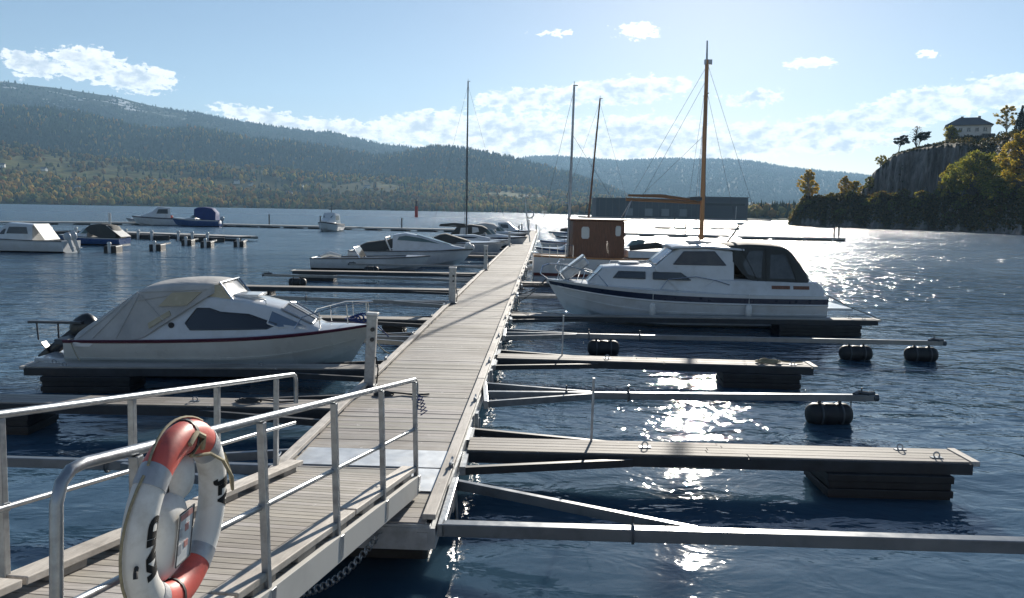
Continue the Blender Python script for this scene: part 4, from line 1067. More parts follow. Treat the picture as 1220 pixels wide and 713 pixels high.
def side_window(st, poly, parent, material, name='window', off=.008, sides=(1, -1), frame=None, th=.006, nx=14, nz=4):
    """a pane that follows the curved cabin side: poly is an outline in (x, z)"""
    xs = sorted(set([p[0] for p in poly] + list(np.linspace(min(p[0] for p in poly) + .001, max(p[0] for p in poly) - .001, nx))))
    cols = []
    for x in xs:
        zs = []
        for p, q in zip(poly, poly[1:] + poly[:1]):
            if (p[0] - x) * (q[0] - x) <= 0:
                if abs(p[0] - q[0]) < 1e-6: zs += [p[1], q[1]]
                else: zs.append(p[1] + (q[1] - p[1]) * (x - p[0]) / (q[0] - p[0]))
        if zs: cols.append((x, min(zs), max(zs)))
    for s in sides:
        V = []; F = []
        for x, z0, z1 in cols:
            for k in range(nz + 1):
                z = z0 + (z1 - z0) * k / nz; V.append((x, s * (wall_y(st, x, z) + off), z))
        n = nz + 1
        for i in range(len(cols) - 1):
            for k in range(nz): F.append((i*n+k, (i+1)*n+k, (i+1)*n+k+1, i*n+k+1))
        base = len(V); V2 = [(x, y - s * (off + .012), z) for x, y, z in V]
        rim = [i*n for i in range(len(cols))] + [(len(cols)-1)*n + k for k in range(1, n)] + [i*n + nz for i in range(len(cols)-2, -1, -1)] + [k for k in range(nz-1, 0, -1)]
        F += [(a, b, b + base, a + base) for a, b in zip(rim, rim[1:] + rim[:1])]
        mb = MB(); mb.add(V + V2, F); w_ = mb.build(name, material, parent, 40)
        if frame is not None:
            mb = MB(); pts = [V[i] for i in rim]; mb.tube(pts + pts[:2], .013, 5, False); mb.build('frame', frame, w_)
def outboard(parent, x, z, h=1.0, tilt=.0, material='motor', y=0.0, scale=1.0):
    R_ = Matrix.Rotation(tilt, 3, 'Y'); o = Vector((x, y, z))
    def T(p): return o + R_ @ (Vector(p) * scale)
    mb = MB()
    prof = [(-.34, .10, .0), (-.36, .15, .12), (-.34, .17, .28), (-.22, .16, .42), (-.02, .12, .46), (.06, .08, .40)]
    mb.loft([[T((-.12 + r_ * .26 * math.cos(2*math.pi*k/12) - .04 * zz, r_ * .17 * math.sin(2*math.pi*k/12), zz)) for k in range(12)] for zz, r_ in ((0, .75), (.06, .95), (.2, 1.0), (.34, .95), (.44, .75), (.48, .4))])
    root = mb.build('outboard', M[material], parent, 50)
    mb = MB(); mb.loft([[T((-.14 + u * a, v * b, zz)) for u, v in ((-1, 0), (-.4, 1), (.5, 1), (1, 0), (.5, -1), (-.4, -1))] for zz, a, b in ((.02, .13, .07), (-.35, .11, .05), (-.62, .10, .035), (-.85, .08, .02))])
    mb.box(T((-.20, 0, -.60)), (.34 * scale, .18 * scale, .02), R_); mb.build('leg', M[material], root, 40)
    return root
def fender(parent, x, y, z, material='whitep', r_=.09, h=.42):
    mb = MB(); mb.loft([[(x + rr * math.cos(2*math.pi*k/12), y + rr * math.sin(2*math.pi*k/12), z + zz) for k in range(12)] for zz, rr in ((0, .02), (.03, r_*.7), (.08, r_), (h - .08, r_), (h - .03, r_*.7), (h, .02))])
    mb.tube([(x, y, z + h - .01), (x, y, z + h + .3)], .008, 5); mb.build('fender', M[material], parent)
def boat(name, label, cat, x, y, heading, group=None, z=0.0):
    return thing(name, label, cat, (x, y, z), R(heading), group)
def mast(parent, x, z0, z1, r0=.07, r1=.04, material='alu', lean=(0, 0), spreaders=(), stays=(), y=0.0, top=None):
    h = z1 - z0
    def P(f): return Vector((x + lean[0] * h * f, y + lean[1] * h * f, z0 + h * f))
    mb = MB(); mb.tube([P(q / 8) for q in range(9)], [r0 + (r1 - r0) * q / 8 for q in range(9)], 10)
    m_ = mb.build('mast', M[material], parent, 60)
    for f, w_ in spreaders:
        mb = MB(); p = P(f); mb.tube([p + Vector((0, -w_, .05)), p, p + Vector((0, w_, .05))], .02, 6); mb.build('spreader', M[material], m_)
    for f, end in stays:
        mb = MB(); mb.tube([P(f), Vector(end)], .0075, 4, False); mb.build('stay', M['steel_dark'], m_, 0)
    if top:
        mb = MB(); p = P(1); mb.tube([p, p + Vector((0, 0, top))], .012, 5); mb.box(p + Vector((.06, 0, .04)), (.22, .04, .04)); mb.build('masthead_fitting', M['steel_dark'], m_)
    return m_

# ------------------------------------------------------------------ boat under grey canvas, left of the pier
def canvas_boat():
    H = Hull(5.75, 2.15, .74, 1.0, rake=.75, t0=.5, p=2.3)
    t = boat('cabin_boat', 'white cabin boat with maroon stripe and grey canvas cover, moored left of the gangway', 'motorboat', -8.55, 15.95, 1.5)
    H.shell().build('hull', M['gelcream'], t, 40)
    H.strip(.0, .06, .010).build('stripe', M['maroon'], t, 0)
    H.rail(.0, .022, dz=.005).build('rub_rail', M['maroon'], t)
    H.strip(.50, .56, .028, .0, .96).build('spray_rail', M['gelcream'], t, 30)
    H.strip(1.0, 1.55, .004, 0, .6).build('bottom_paint', M['antifoul'], t, 0)
    H.deck(.60, 1.0, .02, -.0, crown=.10).build('foredeck', M['gel'], t, 40)
    st = [(1.05, .98, .74, .90, 1.00), (1.75, .99, .75, .84, 1.30), (2.55, .98, .77, .74, 1.62), (3.35, .93, .80, .70, 1.50), (3.95, .84, .85, .62, 1.37), (4.62, .62, .93, .46, 1.02), (4.75, .58, .95, .42, .97)]
    mb = MB(); cabin(mb, st, .05); cb = mb.build('cabin', M['gel'], t, 40)
    side_window(st, [(2.28, 1.10), (2.38, .98), (3.80, 1.00), (3.98, 1.08), (3.45, 1.27), (2.92, 1.31), (2.72, 1.38), (2.48, 1.38)], cb, M['glass'], frame=M['steel_dark'])
    mb = MB(); mb.tube([(2.02, -(wall_y(st, 2.02, 1.06) + .0), 1.06), (2.02, -(wall_y(st, 2.02, 1.06) + .025), 1.06)], .055, 14); mb.build('vent', M['rubber'], cb)
    # sloping front windows either side of the stem
    for s in (-1, 1):
        pts = [(4.02, s * .56, 1.345), (4.58, s * .43, 1.045), (4.58, s * .06, 1.085), (4.02, s * .08, 1.40)]
        mb = MB(); mb.panel([(p[0] + .01, p[1], p[2] + .012) for p in pts], (.45, 0, 1), .006); w_ = mb.build('windscreen', M['glass'], cb, 0)
        mb = MB()
        for p, q in zip(pts, pts[1:] + pts[:1]): mb.tube([(p[0] + .015, p[1], p[2] + .02), (q[0] + .015, q[1], q[2] + .02)], .018, 5)
        mb.build('frame', M['alu'], w_)
        # side glass of the front, facing the camera
        pts = [(3.86, s * (wall_y(st, 3.86, 1.35) + .01), 1.34), (4.50, s * (wall_y(st, 4.5, 1.03) + .012), 1.03), (4.02, s * (wall_y(st, 4.02, 1.02) + .012), 1.02), (3.80, s * (wall_y(st, 3.8, 1.1) + .012), 1.10)]
        mb = MB(); mb.panel(pts, (0, s, .2), .006); w_ = mb.build('window', M['vinylblue'], cb, 0)
        mb = MB()
        for p, q in zip(pts, pts[1:] + pts[:1]): mb.tube([p, q], .016, 5)
        mb.build('frame', M['gel'], w_)
    mb = MB(); mb.box((3.2, 0, 1.58), (.62, .62, .05)); mb.tube([(3.05, -.55, 1.52), (3.1, -.55, 1.62), (3.7, -.5, 1.52), (3.72, -.5, 1.42)], .014, 6); mb.build('hatch', M['gel'], cb, 30, .01)
    # steel framed windscreen under the front edge of the canvas
    mb = MB(); mb.panel([(2.62, -.66, 1.58), (3.08, -.60, 1.54), (2.86, -.60, 1.82), (2.50, -.63, 1.80)], (0, -1, .2), .006); mb.build('window', M['vinyl'], cb, 0)
    mb = MB(); mb.panel([(3.07, -.58, 1.54), (3.07, .58, 1.54), (2.82, .55, 1.84), (2.82, -.55, 1.84)], (1, 0, .5), .006); mb.build('windscreen', M['glass'], cb, 0)
    mb = MB(); mb.tube([(3.10, -.60, 1.53), (2.85, -.58, 1.86), (2.85, .58, 1.86), (3.10, .60, 1.53)], .02, 6); mb.build('windscreen_frame', M['chrome'], cb)
    # canvas: low at the stern, high hoop amidships, forward edge over the windscreen
    cst = [(.02, .93, .73, .70, .78), (.30, .97, .74, .78, .98), (.8, .99, .76, .80, 1.32), (1.28, 1.0, .77, .80, 1.67), (1.5, 1.0, .80, .80, 1.78), (1.75, .98, 1.0, .79, 1.82), (2.1, .92, 1.22, .77, 1.86), (2.5, .82, 1.50, .72, 1.87), (2.88, .70, 1.74, .66, 1.84)]
    mb = MB(); 
    rings = []
    for x, wb, zb, wt, zt in cst:
        h = zt - zb; sagf = .02 * math.sin(x * 5)
        half = [(wb, zb), (wb + (wt - wb) * .33 - .012, zb + h * .33), (wb + (wt - wb) * .66 + .0, zb + h * .66), (wt * 1.01, zt - .12 * h), (wt * .93, zt - .03 * h), (wt * .6, zt + .035), (0, zt + .06)]
        rings.append([(x, y, z) for y, z in half] + [(x, -y, z) for y, z in reversed(half[:-1])])
    mb.loft(rings, False, True); cv = mb.build('canvas_cover', M['canvas'], t, 50)
    s_ = cv.modifiers.new('cloth', 'SUBSURF'); s_.levels = 2; s_.render_levels = 2
    side_window(cst, [(1.78, 1.42), (2.30, 1.44), (2.56, 1.70), (2.02, 1.68)], cv, M['vinyl'], off=.022)
    side_window(cst, [(1.62, 1.00), (2.02, 1.26), (1.98, 1.34), (1.60, 1.10)], cv, M['vinyl'], 'flap', off=.018)
    for poly in ([(.55, .80), (1.36, 1.68)], [(1.36, 1.68), (1.95, 1.10)], [(1.36, 1.52), (2.05, 1.64)], [(1.0, .8), (1.40, 1.66)], [(1.40, 1.68), (2.66, 1.74)], [(.25, .78), (1.2, 1.56)]):
        for sd in (-1, 1):
            mb = MB(); mb.tube([(x, sd * (wall_y(cst, x, z) + .014), z) for x, z in [(poly[0][0] + (poly[1][0] - poly[0][0]) * k / 6, poly[0][1] + (poly[1][1] - poly[0][1]) * k / 6) for k in range(7)]], .008, 5); mb.build('seam', M['canvas'], cv)
    # bow rail, cleat, blue lines
    mb = MB(); 
    for s in (-1, 1): mb.tube([(4.3, s * .70, .99), (4.45, s * .68, 1.22), (5.1, s * .40, 1.42), (5.62, s * .10, 1.47), (5.72, 0, 1.47)], .013, 6)
    mb.build('bow_rail', M['chrome'], t)
    for s in (-1, 1):
        for q in ((4.75, .56, .98, 1.30), (5.25, .34, 1.05, 1.44), (5.6, .12, 1.1, 1.47)):
            mb = MB(); mb.tube([(q[0] + .03, s * q[1], q[2]), (q[0], s * q[1], q[3])], .011, 6); mb.build('stanchion', M['chrome'], t)
    mb = MB()
    for k in range(4): mb.torus((5.30 + .07 * k, -.14 + .04 * k, 1.13), .11, .018, 12, 6, Matrix.Rotation(.3 * k, 3, 'X'))
    mb.tube([(5.55, -.1, 1.13), (5.75, -.08, 1.08), (6.05, -.02, .75)], .012, 6); mb.build('mooring_line', M['bcanvas'], t)
    # stern: dark outboard bracket with folded ladder and motor
    mb = MB(); mb.box((-.18, 0, .66), (.34, 1.3, .10)); mb.box((-.55, -.2, .98), (1.05, .10, .05)); mb.tube([(-.9, -.2, .62), (-.92, -.2, .97)], .02, 6); mb.tube([(-.5, -.2, .62), (-.5, -.2, .97)], .02, 6); mb.build('stern_frame', M['steel_dark'], t, 0, .01)
    outboard(t, -.18, .60, tilt=.95, scale=1.05)
    mb = MB(); mb.box((-.32, 0, .32), (.75, 1.5, .07)); mb.build('bathing_platform', M['gel'], t, 0, .02)
    mb = MB(); mb.panel([(.18, -1.005, .64), (.52, -1.01, .64), (.60, -1.005, .72), (.20, -1.0, .72)], (0, -1, 0), .006); mb.build('stern_vent', M['gel'], t, 0)
M['vinylblue'] = mat('pale_glass', (0.16, 0.22, 0.30), 0.08, var=0.1, scale=1, spec=.7)
canvas_boat()
# ------------------------------------------------------------------ white cabin cruiser, right of the pier
def cruiser():
    H = Hull(8.25, 2.75, 1.02, 1.30, rake=1.0, t0=.45, p=2.4, sag=.04)
    t = boat('cabin_cruiser', 'big white cabin cruiser with dark stripe and dark rear canopy, right of the pier', 'motorboat', 9.28, 24.55, 180.5)
    H.shell(36).build('hull', M['gel'], t, 40)
    H.strip(.10, .27, .008, .0, .995).build('stripe', M['navy'], t, 0)
    H.rail(.30, .03, .0, .97).build('rub_rail', M['gel'], t)
    H.strip(.60, .66, .03, .0, .96).build('spray_rail', M['gel'], t, 30)
    H.strip(.97, 1.6, .004, 0, .6).build('bottom_paint', M['antifoul'], t, 0)
    H.deck(.0, 1.0, .02, .0, 26, crown=.06).build('side_deck', M['gel'], t, 40)
    # low trunk cabin forward
    st = [(4.2, 1.02, 1.06, .90, 1.66), (5.0, 1.0, 1.08, .86, 1.76), (6.2, .82, 1.12, .70, 1.74), (6.55, .76, 1.14, .62, 1.71), (7.0, .62, 1.17, .46, 1.24), (7.06, .60, 1.18, .44, 1.20)]
    mb = MB(); cabin(mb, st, .07); tk = mb.build('trunk_cabin', M['gel'], t, 40)
    for poly in ([(5.35, 1.42), (6.28, 1.42), (6.12, 1.62), (5.35, 1.62)], [(4.02, 1.41), (5.12, 1.42), (5.12, 1.62), (4.32, 1.62)]):
        side_window([(3.4, 1.12, 1.05, 1.02, 1.66), (4.4, 1.09, 1.07, 1.0, 1.68), (5.0, 1.04, 1.08, .91, 1.76)] + st[2:], poly, tk, M['glass'], frame=M['steel_dark'])
    for s in (-1, 1):
        mb = MB(); mb.panel([(6.60, s * .56, 1.69), (6.97, s * .44, 1.29), (6.97, s * .06, 1.31), (6.60, s * .06, 1.74)], (.7, 0, .6), .008); mb.build('front_window', M['vinylblue'], tk, 0)
    mb = MB(); mb.box((5.7, -.1, 1.84), (.6, .6, .05)); mb.box((5.0, .3, 1.84), (.12, .9, .03)); mb.build('hatch', M['gel'], tk, 0, .012)
    mb = MB()
    for s in (-1, 1): mb.tube([(4.6, s * .82, 1.80), (4.62, s * .82, 1.87), (6.2, s * .64, 1.85), (6.22, s * .64, 1.77)], .012, 6)
    mb.build('grab_rail', M['chrome'], tk)
    # wheelhouse with raked windscreen
    ws = [(2.75, 1.10, 1.05, .92, 2.30), (3.6, 1.08, 1.06, .86, 2.38), (4.32, 1.04, 1.06, .80, 2.36), (4.62, 1.0, 1.35, .78, 2.18), (5.05, .94, 1.68, .84, 1.78)]
    mb = MB(); cabin(mb, ws, .05); wh = mb.build('wheelhouse', M['gel'], t, 35)
    side_window(ws, [(2.98, 1.86), (4.52, 1.86), (4.22, 2.24), (3.32, 2.26)], wh, M['tint'], frame=M['navy'])
    for s in (-1, 1):
        mb = MB(); mb.panel([(4.42, s * .70, 2.35), (5.02, s * .76, 1.84), (5.04, s * .04, 1.90), (4.42, s * .04, 2.40)], (.7, 0, .8), .012); mb.build('windscreen', M['vinylblue'], wh, 0)
    mb = MB(); cabin(mb, [(2.45, .96, 2.30, .94, 2.36), (3.6, .94, 2.37, .90, 2.44), (4.48, .86, 2.33, .82, 2.40), (4.56, .80, 2.32, .76, 2.36)], .06); mb.build('roof', M['gel'], wh, 35)
    mb = MB(); mb.box((3.6, 0, 2.52), (.7, .7, .07)); mb.tube([(3.2, .5, 2.42), (3.2, .5, 2.55), (4.0, .5, 2.54), (4.0, .5, 2.42)], .013, 6); mb.build('roof_hatch', M['gel'], wh, 0, .012)
    # radar pole leaning aft with a white lamp, and a bent bracket
    mb = MB(); mb.tube([(2.72, -.3, 2.36), (2.45, -.3, 2.75), (2.28, -.3, 3.02)], .035, 7); mb.build('light_pole', M['steel_dark'], t)
    mb = MB(); mb.ball((2.24, -.3, 3.08), .085, 12, 8, (1.5, 1.5, .6)); mb.build('radar_dome', M['whitep'], t)
    mb = MB(); mb.tube([(2.7, .7, 2.36), (2.68, .7, 3.6)], .008, 5); mb.build('aerial', M['whitep'], t)
    # aft canopy
    cs = [(.42, 1.12, 1.40, .98, 1.46), (.62, 1.12, 1.38, .95, 1.74), (.9, 1.12, 1.38, .92, 2.16), (1.12, 1.12, 1.38, .90, 2.40), (1.4, 1.11, 1.38, .90, 2.46), (2.0, 1.10, 1.38, .92, 2.50), (2.35, 1.08, 1.45, .92, 2.50), (2.62, 1.04, 1.75, .92, 2.48), (2.95, .98, 2.2, .93, 2.42)]
    mb = MB(); cabin(mb, cs, .06); cp = mb.build('canopy', M['dcanvas'], t, 50)
    s_ = cp.modifiers.new('cloth', 'SUBSURF'); s_.levels = 1; s_.render_levels = 2
    side_window(cs, [(1.95, 1.50), (2.35, 1.62), (2.5, 1.9), (2.3, 2.3), (1.9, 2.3)], cp, M['smoke'], 'vinyl_window', off=.006)
    side_window(cs, [(.95, 1.50), (1.7, 1.50), (1.68, 2.2), (1.25, 2.2)], cp, M['smoke'], 'vinyl_window', off=.006)
    for poly in ([(1.82, 1.4), (1.80, 2.42)], [(2.05, 1.4), (2.55, 2.4)], [(.9, 1.4), (1.18, 2.3)]):
        for sd in (-1, 1):
            mb = MB(); mb.tube([(x, sd * (wall_y(cs, x, z) + .008), z) for x, z in [(poly[0][0] + (poly[1][0] - poly[0][0]) * k / 6, poly[0][1] + (poly[1][1] - poly[0][1]) * k / 6) for k in range(7)]], .012, 5); mb.build('seam', M['dcanvas'], cp)
    # raised cockpit coaming with a louvred vent
    cm = [(.10, 1.22, 1.0, 1.14, 1.22), (.3, 1.22, 1.0, 1.14, 1.42), (2.6, 1.22, 1.02, 1.12, 1.46), (3.3, 1.16, 1.04, 1.09, 1.44), (3.85, 1.08, 1.05, 1.04, 1.10)]
    mb = MB(); cabin(mb, cm, .0); ck = mb.build('coaming', M['gel'], t, 35)
    side_window(cm, [(.55, 1.20), (1.02, 1.20), (1.02, 1.30), (.55, 1.30)], ck, M['mahog'], 'vent'); side_window(cm, [(1.12, 1.20), (1.66, 1.20), (1.66, 1.30), (1.12, 1.30)], ck, M['mahog'], 'vent')
    for s in (-1, 1):
        mb = MB(); mb.tube([(4.9, s * 1.02, 1.12), (4.7, s * 1.08, 1.42), (3.9, s * 1.14, 1.52), (3.3, s * 1.14, 1.42), (2.9, s * 1.15, 1.30)], .014, 6); mb.build('hand_rail', M['chrome'], t)
    # pulpit, dinghy rack with white-covered anchor locker
    for s in (-1, 1):
        mb = MB(); mb.tube([(6.45, s * .95, 1.18), (6.75, s * .88, 1.52), (7.55, s * .5, 1.72), (8.15, s * .12, 1.76)], .015, 6); mb.build('bow_rail', M['chrome'], t)
        for q in ((7.1, .70, 1.22, 1.62), (7.75, .36, 1.26, 1.74)):
            mb = MB(); mb.tube([(q[0] + .12, s * q[1], q[2]), (q[0], s * q[1], q[3])], .012, 6); mb.build('stanchion', M['chrome'], t)
    mb = MB(); mb.tube([(8.15, -.12, 1.76), (8.35, -.11, 1.70), (8.42, -.1, 1.45), (8.20, -.1, 1.30)], .017, 6); mb.tube([(8.15, .12, 1.76), (8.35, .11, 1.70), (8.42, .1, 1.45), (8.20, .1, 1.30)], .017, 6); mb.build('pulpit', M['chrome'], t)
    mb = MB(); rr = Matrix.Rotation(R(38), 3, 'Y'); mb.box((7.35, -.15, 1.62), (.88, .5, .30), rr); bx = mb.build('deck_box', M['alu'], t, 0, .05)
    mb = MB(); mb.box(Vector((7.35, -.15, 1.62)) + rr @ Vector((0, 0, .17)), (.92, .54, .05), rr); mb.build('lid', M['gel'], bx, 0, .015)
    mb = MB(); mb.tube([(7.62, -.45, 1.22), (7.95, -.42, 1.62), (7.8, -.40, 1.88), (7.66, -.4, 1.86)], .022, 6); mb.build('box_frame', M['chrome'], t)
    mb = MB(); mb.box((-.40, 0, .62), (.85, 2.2, .07)); mb.build('bathing_platform', M['gel'], t, 0, .02)
    mb = MB(); mb.tube([(.1, 1.1, 1.1), (-.6, 1.35, .72), (-1.15, 1.9, .5)], .012, 5); mb.build('mooring_line', M['darkrope'], t)
    for s in (2.4, 5.2): fender(t, s, 1.48, .35)
M['tint'] = mat('tinted_glass', (0.07, 0.06, 0.05), 0.07, var=0.4, scale=2, spec=.6)
M['smoke'] = mat('smoked_vinyl', (0.075, 0.08, 0.08), 0.12, var=0.3, scale=3, spec=.5)
cruiser()

# ------------------------------------------------------------------ wooden sailing boat behind the cruiser
def wooden_boat():
    H = Hull(11.2, 3.0, 1.30, 1.55, rake=.9, draft=.5, t0=.5, p=2.0, stern=.45, sag=.12, round_=True)
    t = boat('wooden_sailboat', 'white wooden ketch with varnished brown wheelhouse and tall orange-brown mast', 'sailing boat', .95, 37.2, 1.0)
    H.shell(34).build('hull', M['gel'], t, 60)
    H.rail(0, .045, dz=.03).build('gunwale', M['spar'], t)
    H.strip(.62, .74, .006, .0, .99).build('stripe', M['red_foul'], t, 0)
    H.strip(.76, 1.5, .005).build('bottom_paint', M['red_foul'], t, 0)
    H.deck(.0, 1.0, .03, .0, 24, .05).build('deck', M['teak'], t, 40)
    mb = MB(); cabin(mb, [(1.75, .88, 1.2, .82, 2.92), (1.80, .9, 1.2, .84, 3.0), (4.05, .82, 1.2, .78, 3.0), (4.12, .80, 1.2, .76, 2.94)], .03); wh = mb.build('wheelhouse', M['mahog'], t, 35)
    ws = [(1.75, .90, 1.2, .84, 3.0), (4.1, .82, 1.2, .77, 3.0)]
    def rr_win(cx, cz, w_, h_): return [(cx + a * w_ / 2, cz + b * h_ / 2) for a, b in ((-1, -.7), (-.7, -1), (.7, -1), (1, -.7), (1, .7), (.7, 1), (-.7, 1), (-1, .7))]
    side_window(ws, rr_win(2.32, 2.42, .34, .52), wh, M['vinylpale'], frame=M['gel'])
    side_window(ws, rr_win(3.82, 2.52, .22, .44), wh, M['vinylpale'], frame=M['gel'])
    for sd in (-1, 1):
        mb = MB()
        for k in range(18):
            x = 1.84 + .13 * k
            if abs(x - 2.32) < .24 or abs(x - 3.82) < .17: mb.beam((x, sd * (wall_y(ws, x, 1.25) + .004), 1.25), (x, sd * (wall_y(ws, x, 2.1) + .004), 2.1), .03, .012); continue
            mb.beam((x, sd * (wall_y(ws, x, 1.25) + .004), 1.25), (x, sd * (wall_y(ws, x, 2.9) + .004), 2.9), .03, .012)
        mb.build('planking', M['mahog'], wh, 0)
    mb = MB(); cabin(mb, [(1.62, .95, 2.98, .95, 3.04), (4.25, .88, 2.98, .88, 3.04)], .05); mb.build('roof', M['mahog'], wh, 35)
    mb = MB(); cabin(mb, [(4.3, .95, 1.32, .88, 1.62), (7.2, .85, 1.34, .78, 1.66)], .05); mb.build('coach_roof', M['gel'], t, 35)
    mb = MB(); mb.tube([(4.4, -.7, 1.75), (5.6, -.6, 1.9), (6.3, -.5, 1.78)], [.12, .16, .08], 8); mb.build('sail_bag', M['dcanvas'], t)
    # main mast with topmast, boom, furled gaff, and rigging
    ms = mast(t, 7.85, 1.5, 10.35, .115, .085, 'spar', lean=(-.012, 0), spreaders=((.82, .5),), stays=((.99, (11.0, 0, 1.6)), (.90, (5.0, 0, 4.1)), (.97, (4.6, 0, 4.3)), (.9, (7.2, -1.35, 1.4)), (.9, (7.2, 1.35, 1.4)), (.84, (7.7, -1.35, 1.4)), (.84, (7.7, 1.35, 1.4)), (.86, (9.8, 0, 1.6)), (.62, (4.8, 0, 4.0))))
    mb = MB(); mb.tube([(7.74, .02, 10.3), (7.72, .02, 11.2)], [.05, .035], 8); mb.box((7.80, 0, 10.25), (.34, .14, .22)); mb.build('topmast', M['alu'], ms)
    mb = MB(); mb.tube([(4.25, 0, 3.98), (7.7, 0, 3.88)], .075, 10); bm_ = mb.build('boom', M['boomwood'], t)
    mb = MB(); mb.tube([(4.35, .05, 4.16), (5.9, .05, 4.16), (7.5, .05, 4.00)], [.05, .085, .05], 8); mb.build('gaff', M['boomwood'], bm_)
    mb = MB(); mb.box((7.5, 0, 4.06), (.55, .18, .14)); mb.build('gaff_jaws', M['steel_dark'], bm_)
    for s in (-1, 1):
        mb = MB(); mb.tube([(4.5, s * .05, 3.92), (4.1, s * .55, 3.05)], .022, 6); mb.build('boom_crutch', M['alu'], t)
    # mizzen mast right aft
    mast(t, 1.62, 1.3, 9.05, .075, .05, 'alu', lean=(.012, 0), spreaders=((.72, .35),), stays=((.98, (.1, 0, 1.5)), (.72, (1.5, -1.0, 1.35)), (.72, (1.5, 1.0, 1.35)), (.72, (4.2, 0, 3.1))), top=.22)
    for k in range(5):
        mb = MB(); mb.tube([(.35 + .35 * k, -1.05 - .04 * k, 1.3), (.35 + .35 * k, -1.05 - .04 * k, 1.85)], .014, 5); mb.build('stanchion', M['chrome'], t)
    for s in (-1, 1):
        mb = MB(); mb.tube([(.3, s * 1.04, 1.85), (1.75, s * 1.22, 1.85)], .012, 5); mb.build('guard_rail', M['chrome'], t)
M['vinylpale'] = mat('pale_window', (0.55, 0.57, 0.56), 0.12, var=0.1, scale=2)
wooden_boat()

# ------------------------------------------------------------------ plainer boats further off
def runabout(label, x, y, heading, L, B, fs=.6, fb=.85, hull='gel', stripe='navy', top=None, screen=True, motor=None, rail=True, name='motorboat', group=None, foot=True, tilt=.0, cuddy=True, deckm='gel'):
    """open or half-decked motorboat; top: None, 'canopy', 'hard', 'arch'"""
    H = Hull(L, B, fs, fb, rake=.13 * L, draft=.25, t0=.5, p=2.2)
    t = boat(name, label, 'motorboat', x, y, heading, group)
    H.shell(22).build('hull', M[hull], t, 40)
    H.strip(.04, .16, .008).build('stripe', M[stripe], t, 0)
    H.strip(1.0, 1.5, .004, 0, .6).build('bottom_paint', M['antifoul'], t, 0)
    H.rail(0, .025).build('rub_rail', M['rubber'], t)
    H.deck(.50 if cuddy else .8, 1, .01, 0, 14, .10).build('foredeck', M[deckm], t, 40)
    H.deck(0, .08, .01, -.02, 4, 0).build('aft_deck', M[deckm], t, 40)
    mb = MB(); w0 = B * .42
    mb.box((L * .28, 0, .22), (L * .5, B * .8, .05)); mb.build('sole', M['gelgrey'], t, 0)
    if cuddy and screen:
        st = [(L*.48, w0, fs, w0 * .86, fs + .35), (L*.62, w0 * .92, fs + .04, w0 * .74, fs + .32), (L*.80, w0 * .5, fs + .14, w0 * .34, fs + .20)]
        mb = MB(); cabin(mb, st, .06); mb.build('cuddy', M[deckm], t, 40)
    if screen:
        x0 = L * .50; z0 = fs + .32
        pts = [(x0, -w0 * .84), (x0 + .45, -w0 * .78), (x0 + .85, -w0 * .35), (x0 + .85, w0 * .35), (x0 + .45, w0 * .78), (x0, w0 * .84)]
        for k, (p, q) in enumerate(zip(pts, pts[1:])):
            mb = MB(); a = (p[0], p[1], z0); b = (q[0], q[1], z0); c = (q[0] - .38, q[1] * .88, z0 + .42); d = (p[0] - .38, p[1] * .88, z0 + .42)
            mb.panel([a, b, c, d], Vector(b).__sub__(Vector(a)).cross(Vector((-.38, 0, .42))), .008); wn = mb.build('windscreen', M['screen'], t, 0)
            mb = MB(); mb.tube([d, c], .016, 5); mb.tube([a, d], .014, 5); mb.build('frame', M['chrome'], wn)
    if top == 'canopy':
        cs = [(L*.06, w0, fs, w0 * .8, fs + .3), (L*.14, w0, fs, w0 * .82, fs + .95), (L*.3, w0, fs + .05, w0 * .82, fs + 1.12), (L*.44, w0 * .96, fs + .35, w0 * .8, fs + 1.02), (L*.5, w0 * .9, fs + .66, w0 * .76, fs + .80)]
        return H, t, cs
    if top == 'hard':
        cs = [(L*.30, w0, fs, w0 * .86, fs + 1.12), (L*.52, w0 * .98, fs, w0 * .82, fs + 1.16), (L*.60, w0 * .95, fs + .05, w0 * .78, fs + .70), (L*.72, w0 * .8, fs + .1, w0 * .6, fs + .30)]
        return H, t, cs
    return H, t, None
M['screen'] = mat('greenish_glass', (0.10, 0.15, 0.14), 0.06, var=0.15, scale=1, spec=.7)
M['rubber2'] = M['rubber']
def add_cover(t, cs, m, name='canopy', windows=(), wm='smoke'):
    mb = MB(); cabin(mb, cs, .06); c = mb.build(name, M[m], t, 45)
    for poly in windows: side_window(cs, poly, c, M[wm], off=.01)
    return c

# open grey boat alongside the fifth walkway
H, t, _ = runabout('open pale grey boat with low windscreen, lying next to a walkway left of the pier', -10.95, 43.9, 1, 6.4, 2.2, .62, .80, hull='gel', stripe='gelgrey', screen=False, cuddy=False, deckm='gelgrey')
for k, xx in enumerate((1.3, 2.6, 3.7)):
    mb = MB(); mb.box((xx, 0, .52), (.35, 1.7, .08)); mb.build('thwart', M['gelgrey'], t, 0, .02)
mb = MB(); mb.tube([(2.7, -.95, .62), (2.35, -.9, 1.22), (2.35, .9, 1.22), (2.7, .95, .62)], .03, 6); mb.build('screen_frame', M['chrome'], t)
mb = MB(); mb.panel([(2.72, -.9, .68), (2.72, .9, .68), (2.40, .86, 1.2), (2.40, -.86, 1.2)], (1, 0, .5), .008); mb.build('windscreen', M['smoke'], t, 0)
mb = MB(); mb.tube([(.5, -.6, .70), (1.0, -.5, .85), (1.6, -.6, .75)], [.08, .14, .08], 7); mb.build('tarpaulin', M['whitep'], t)
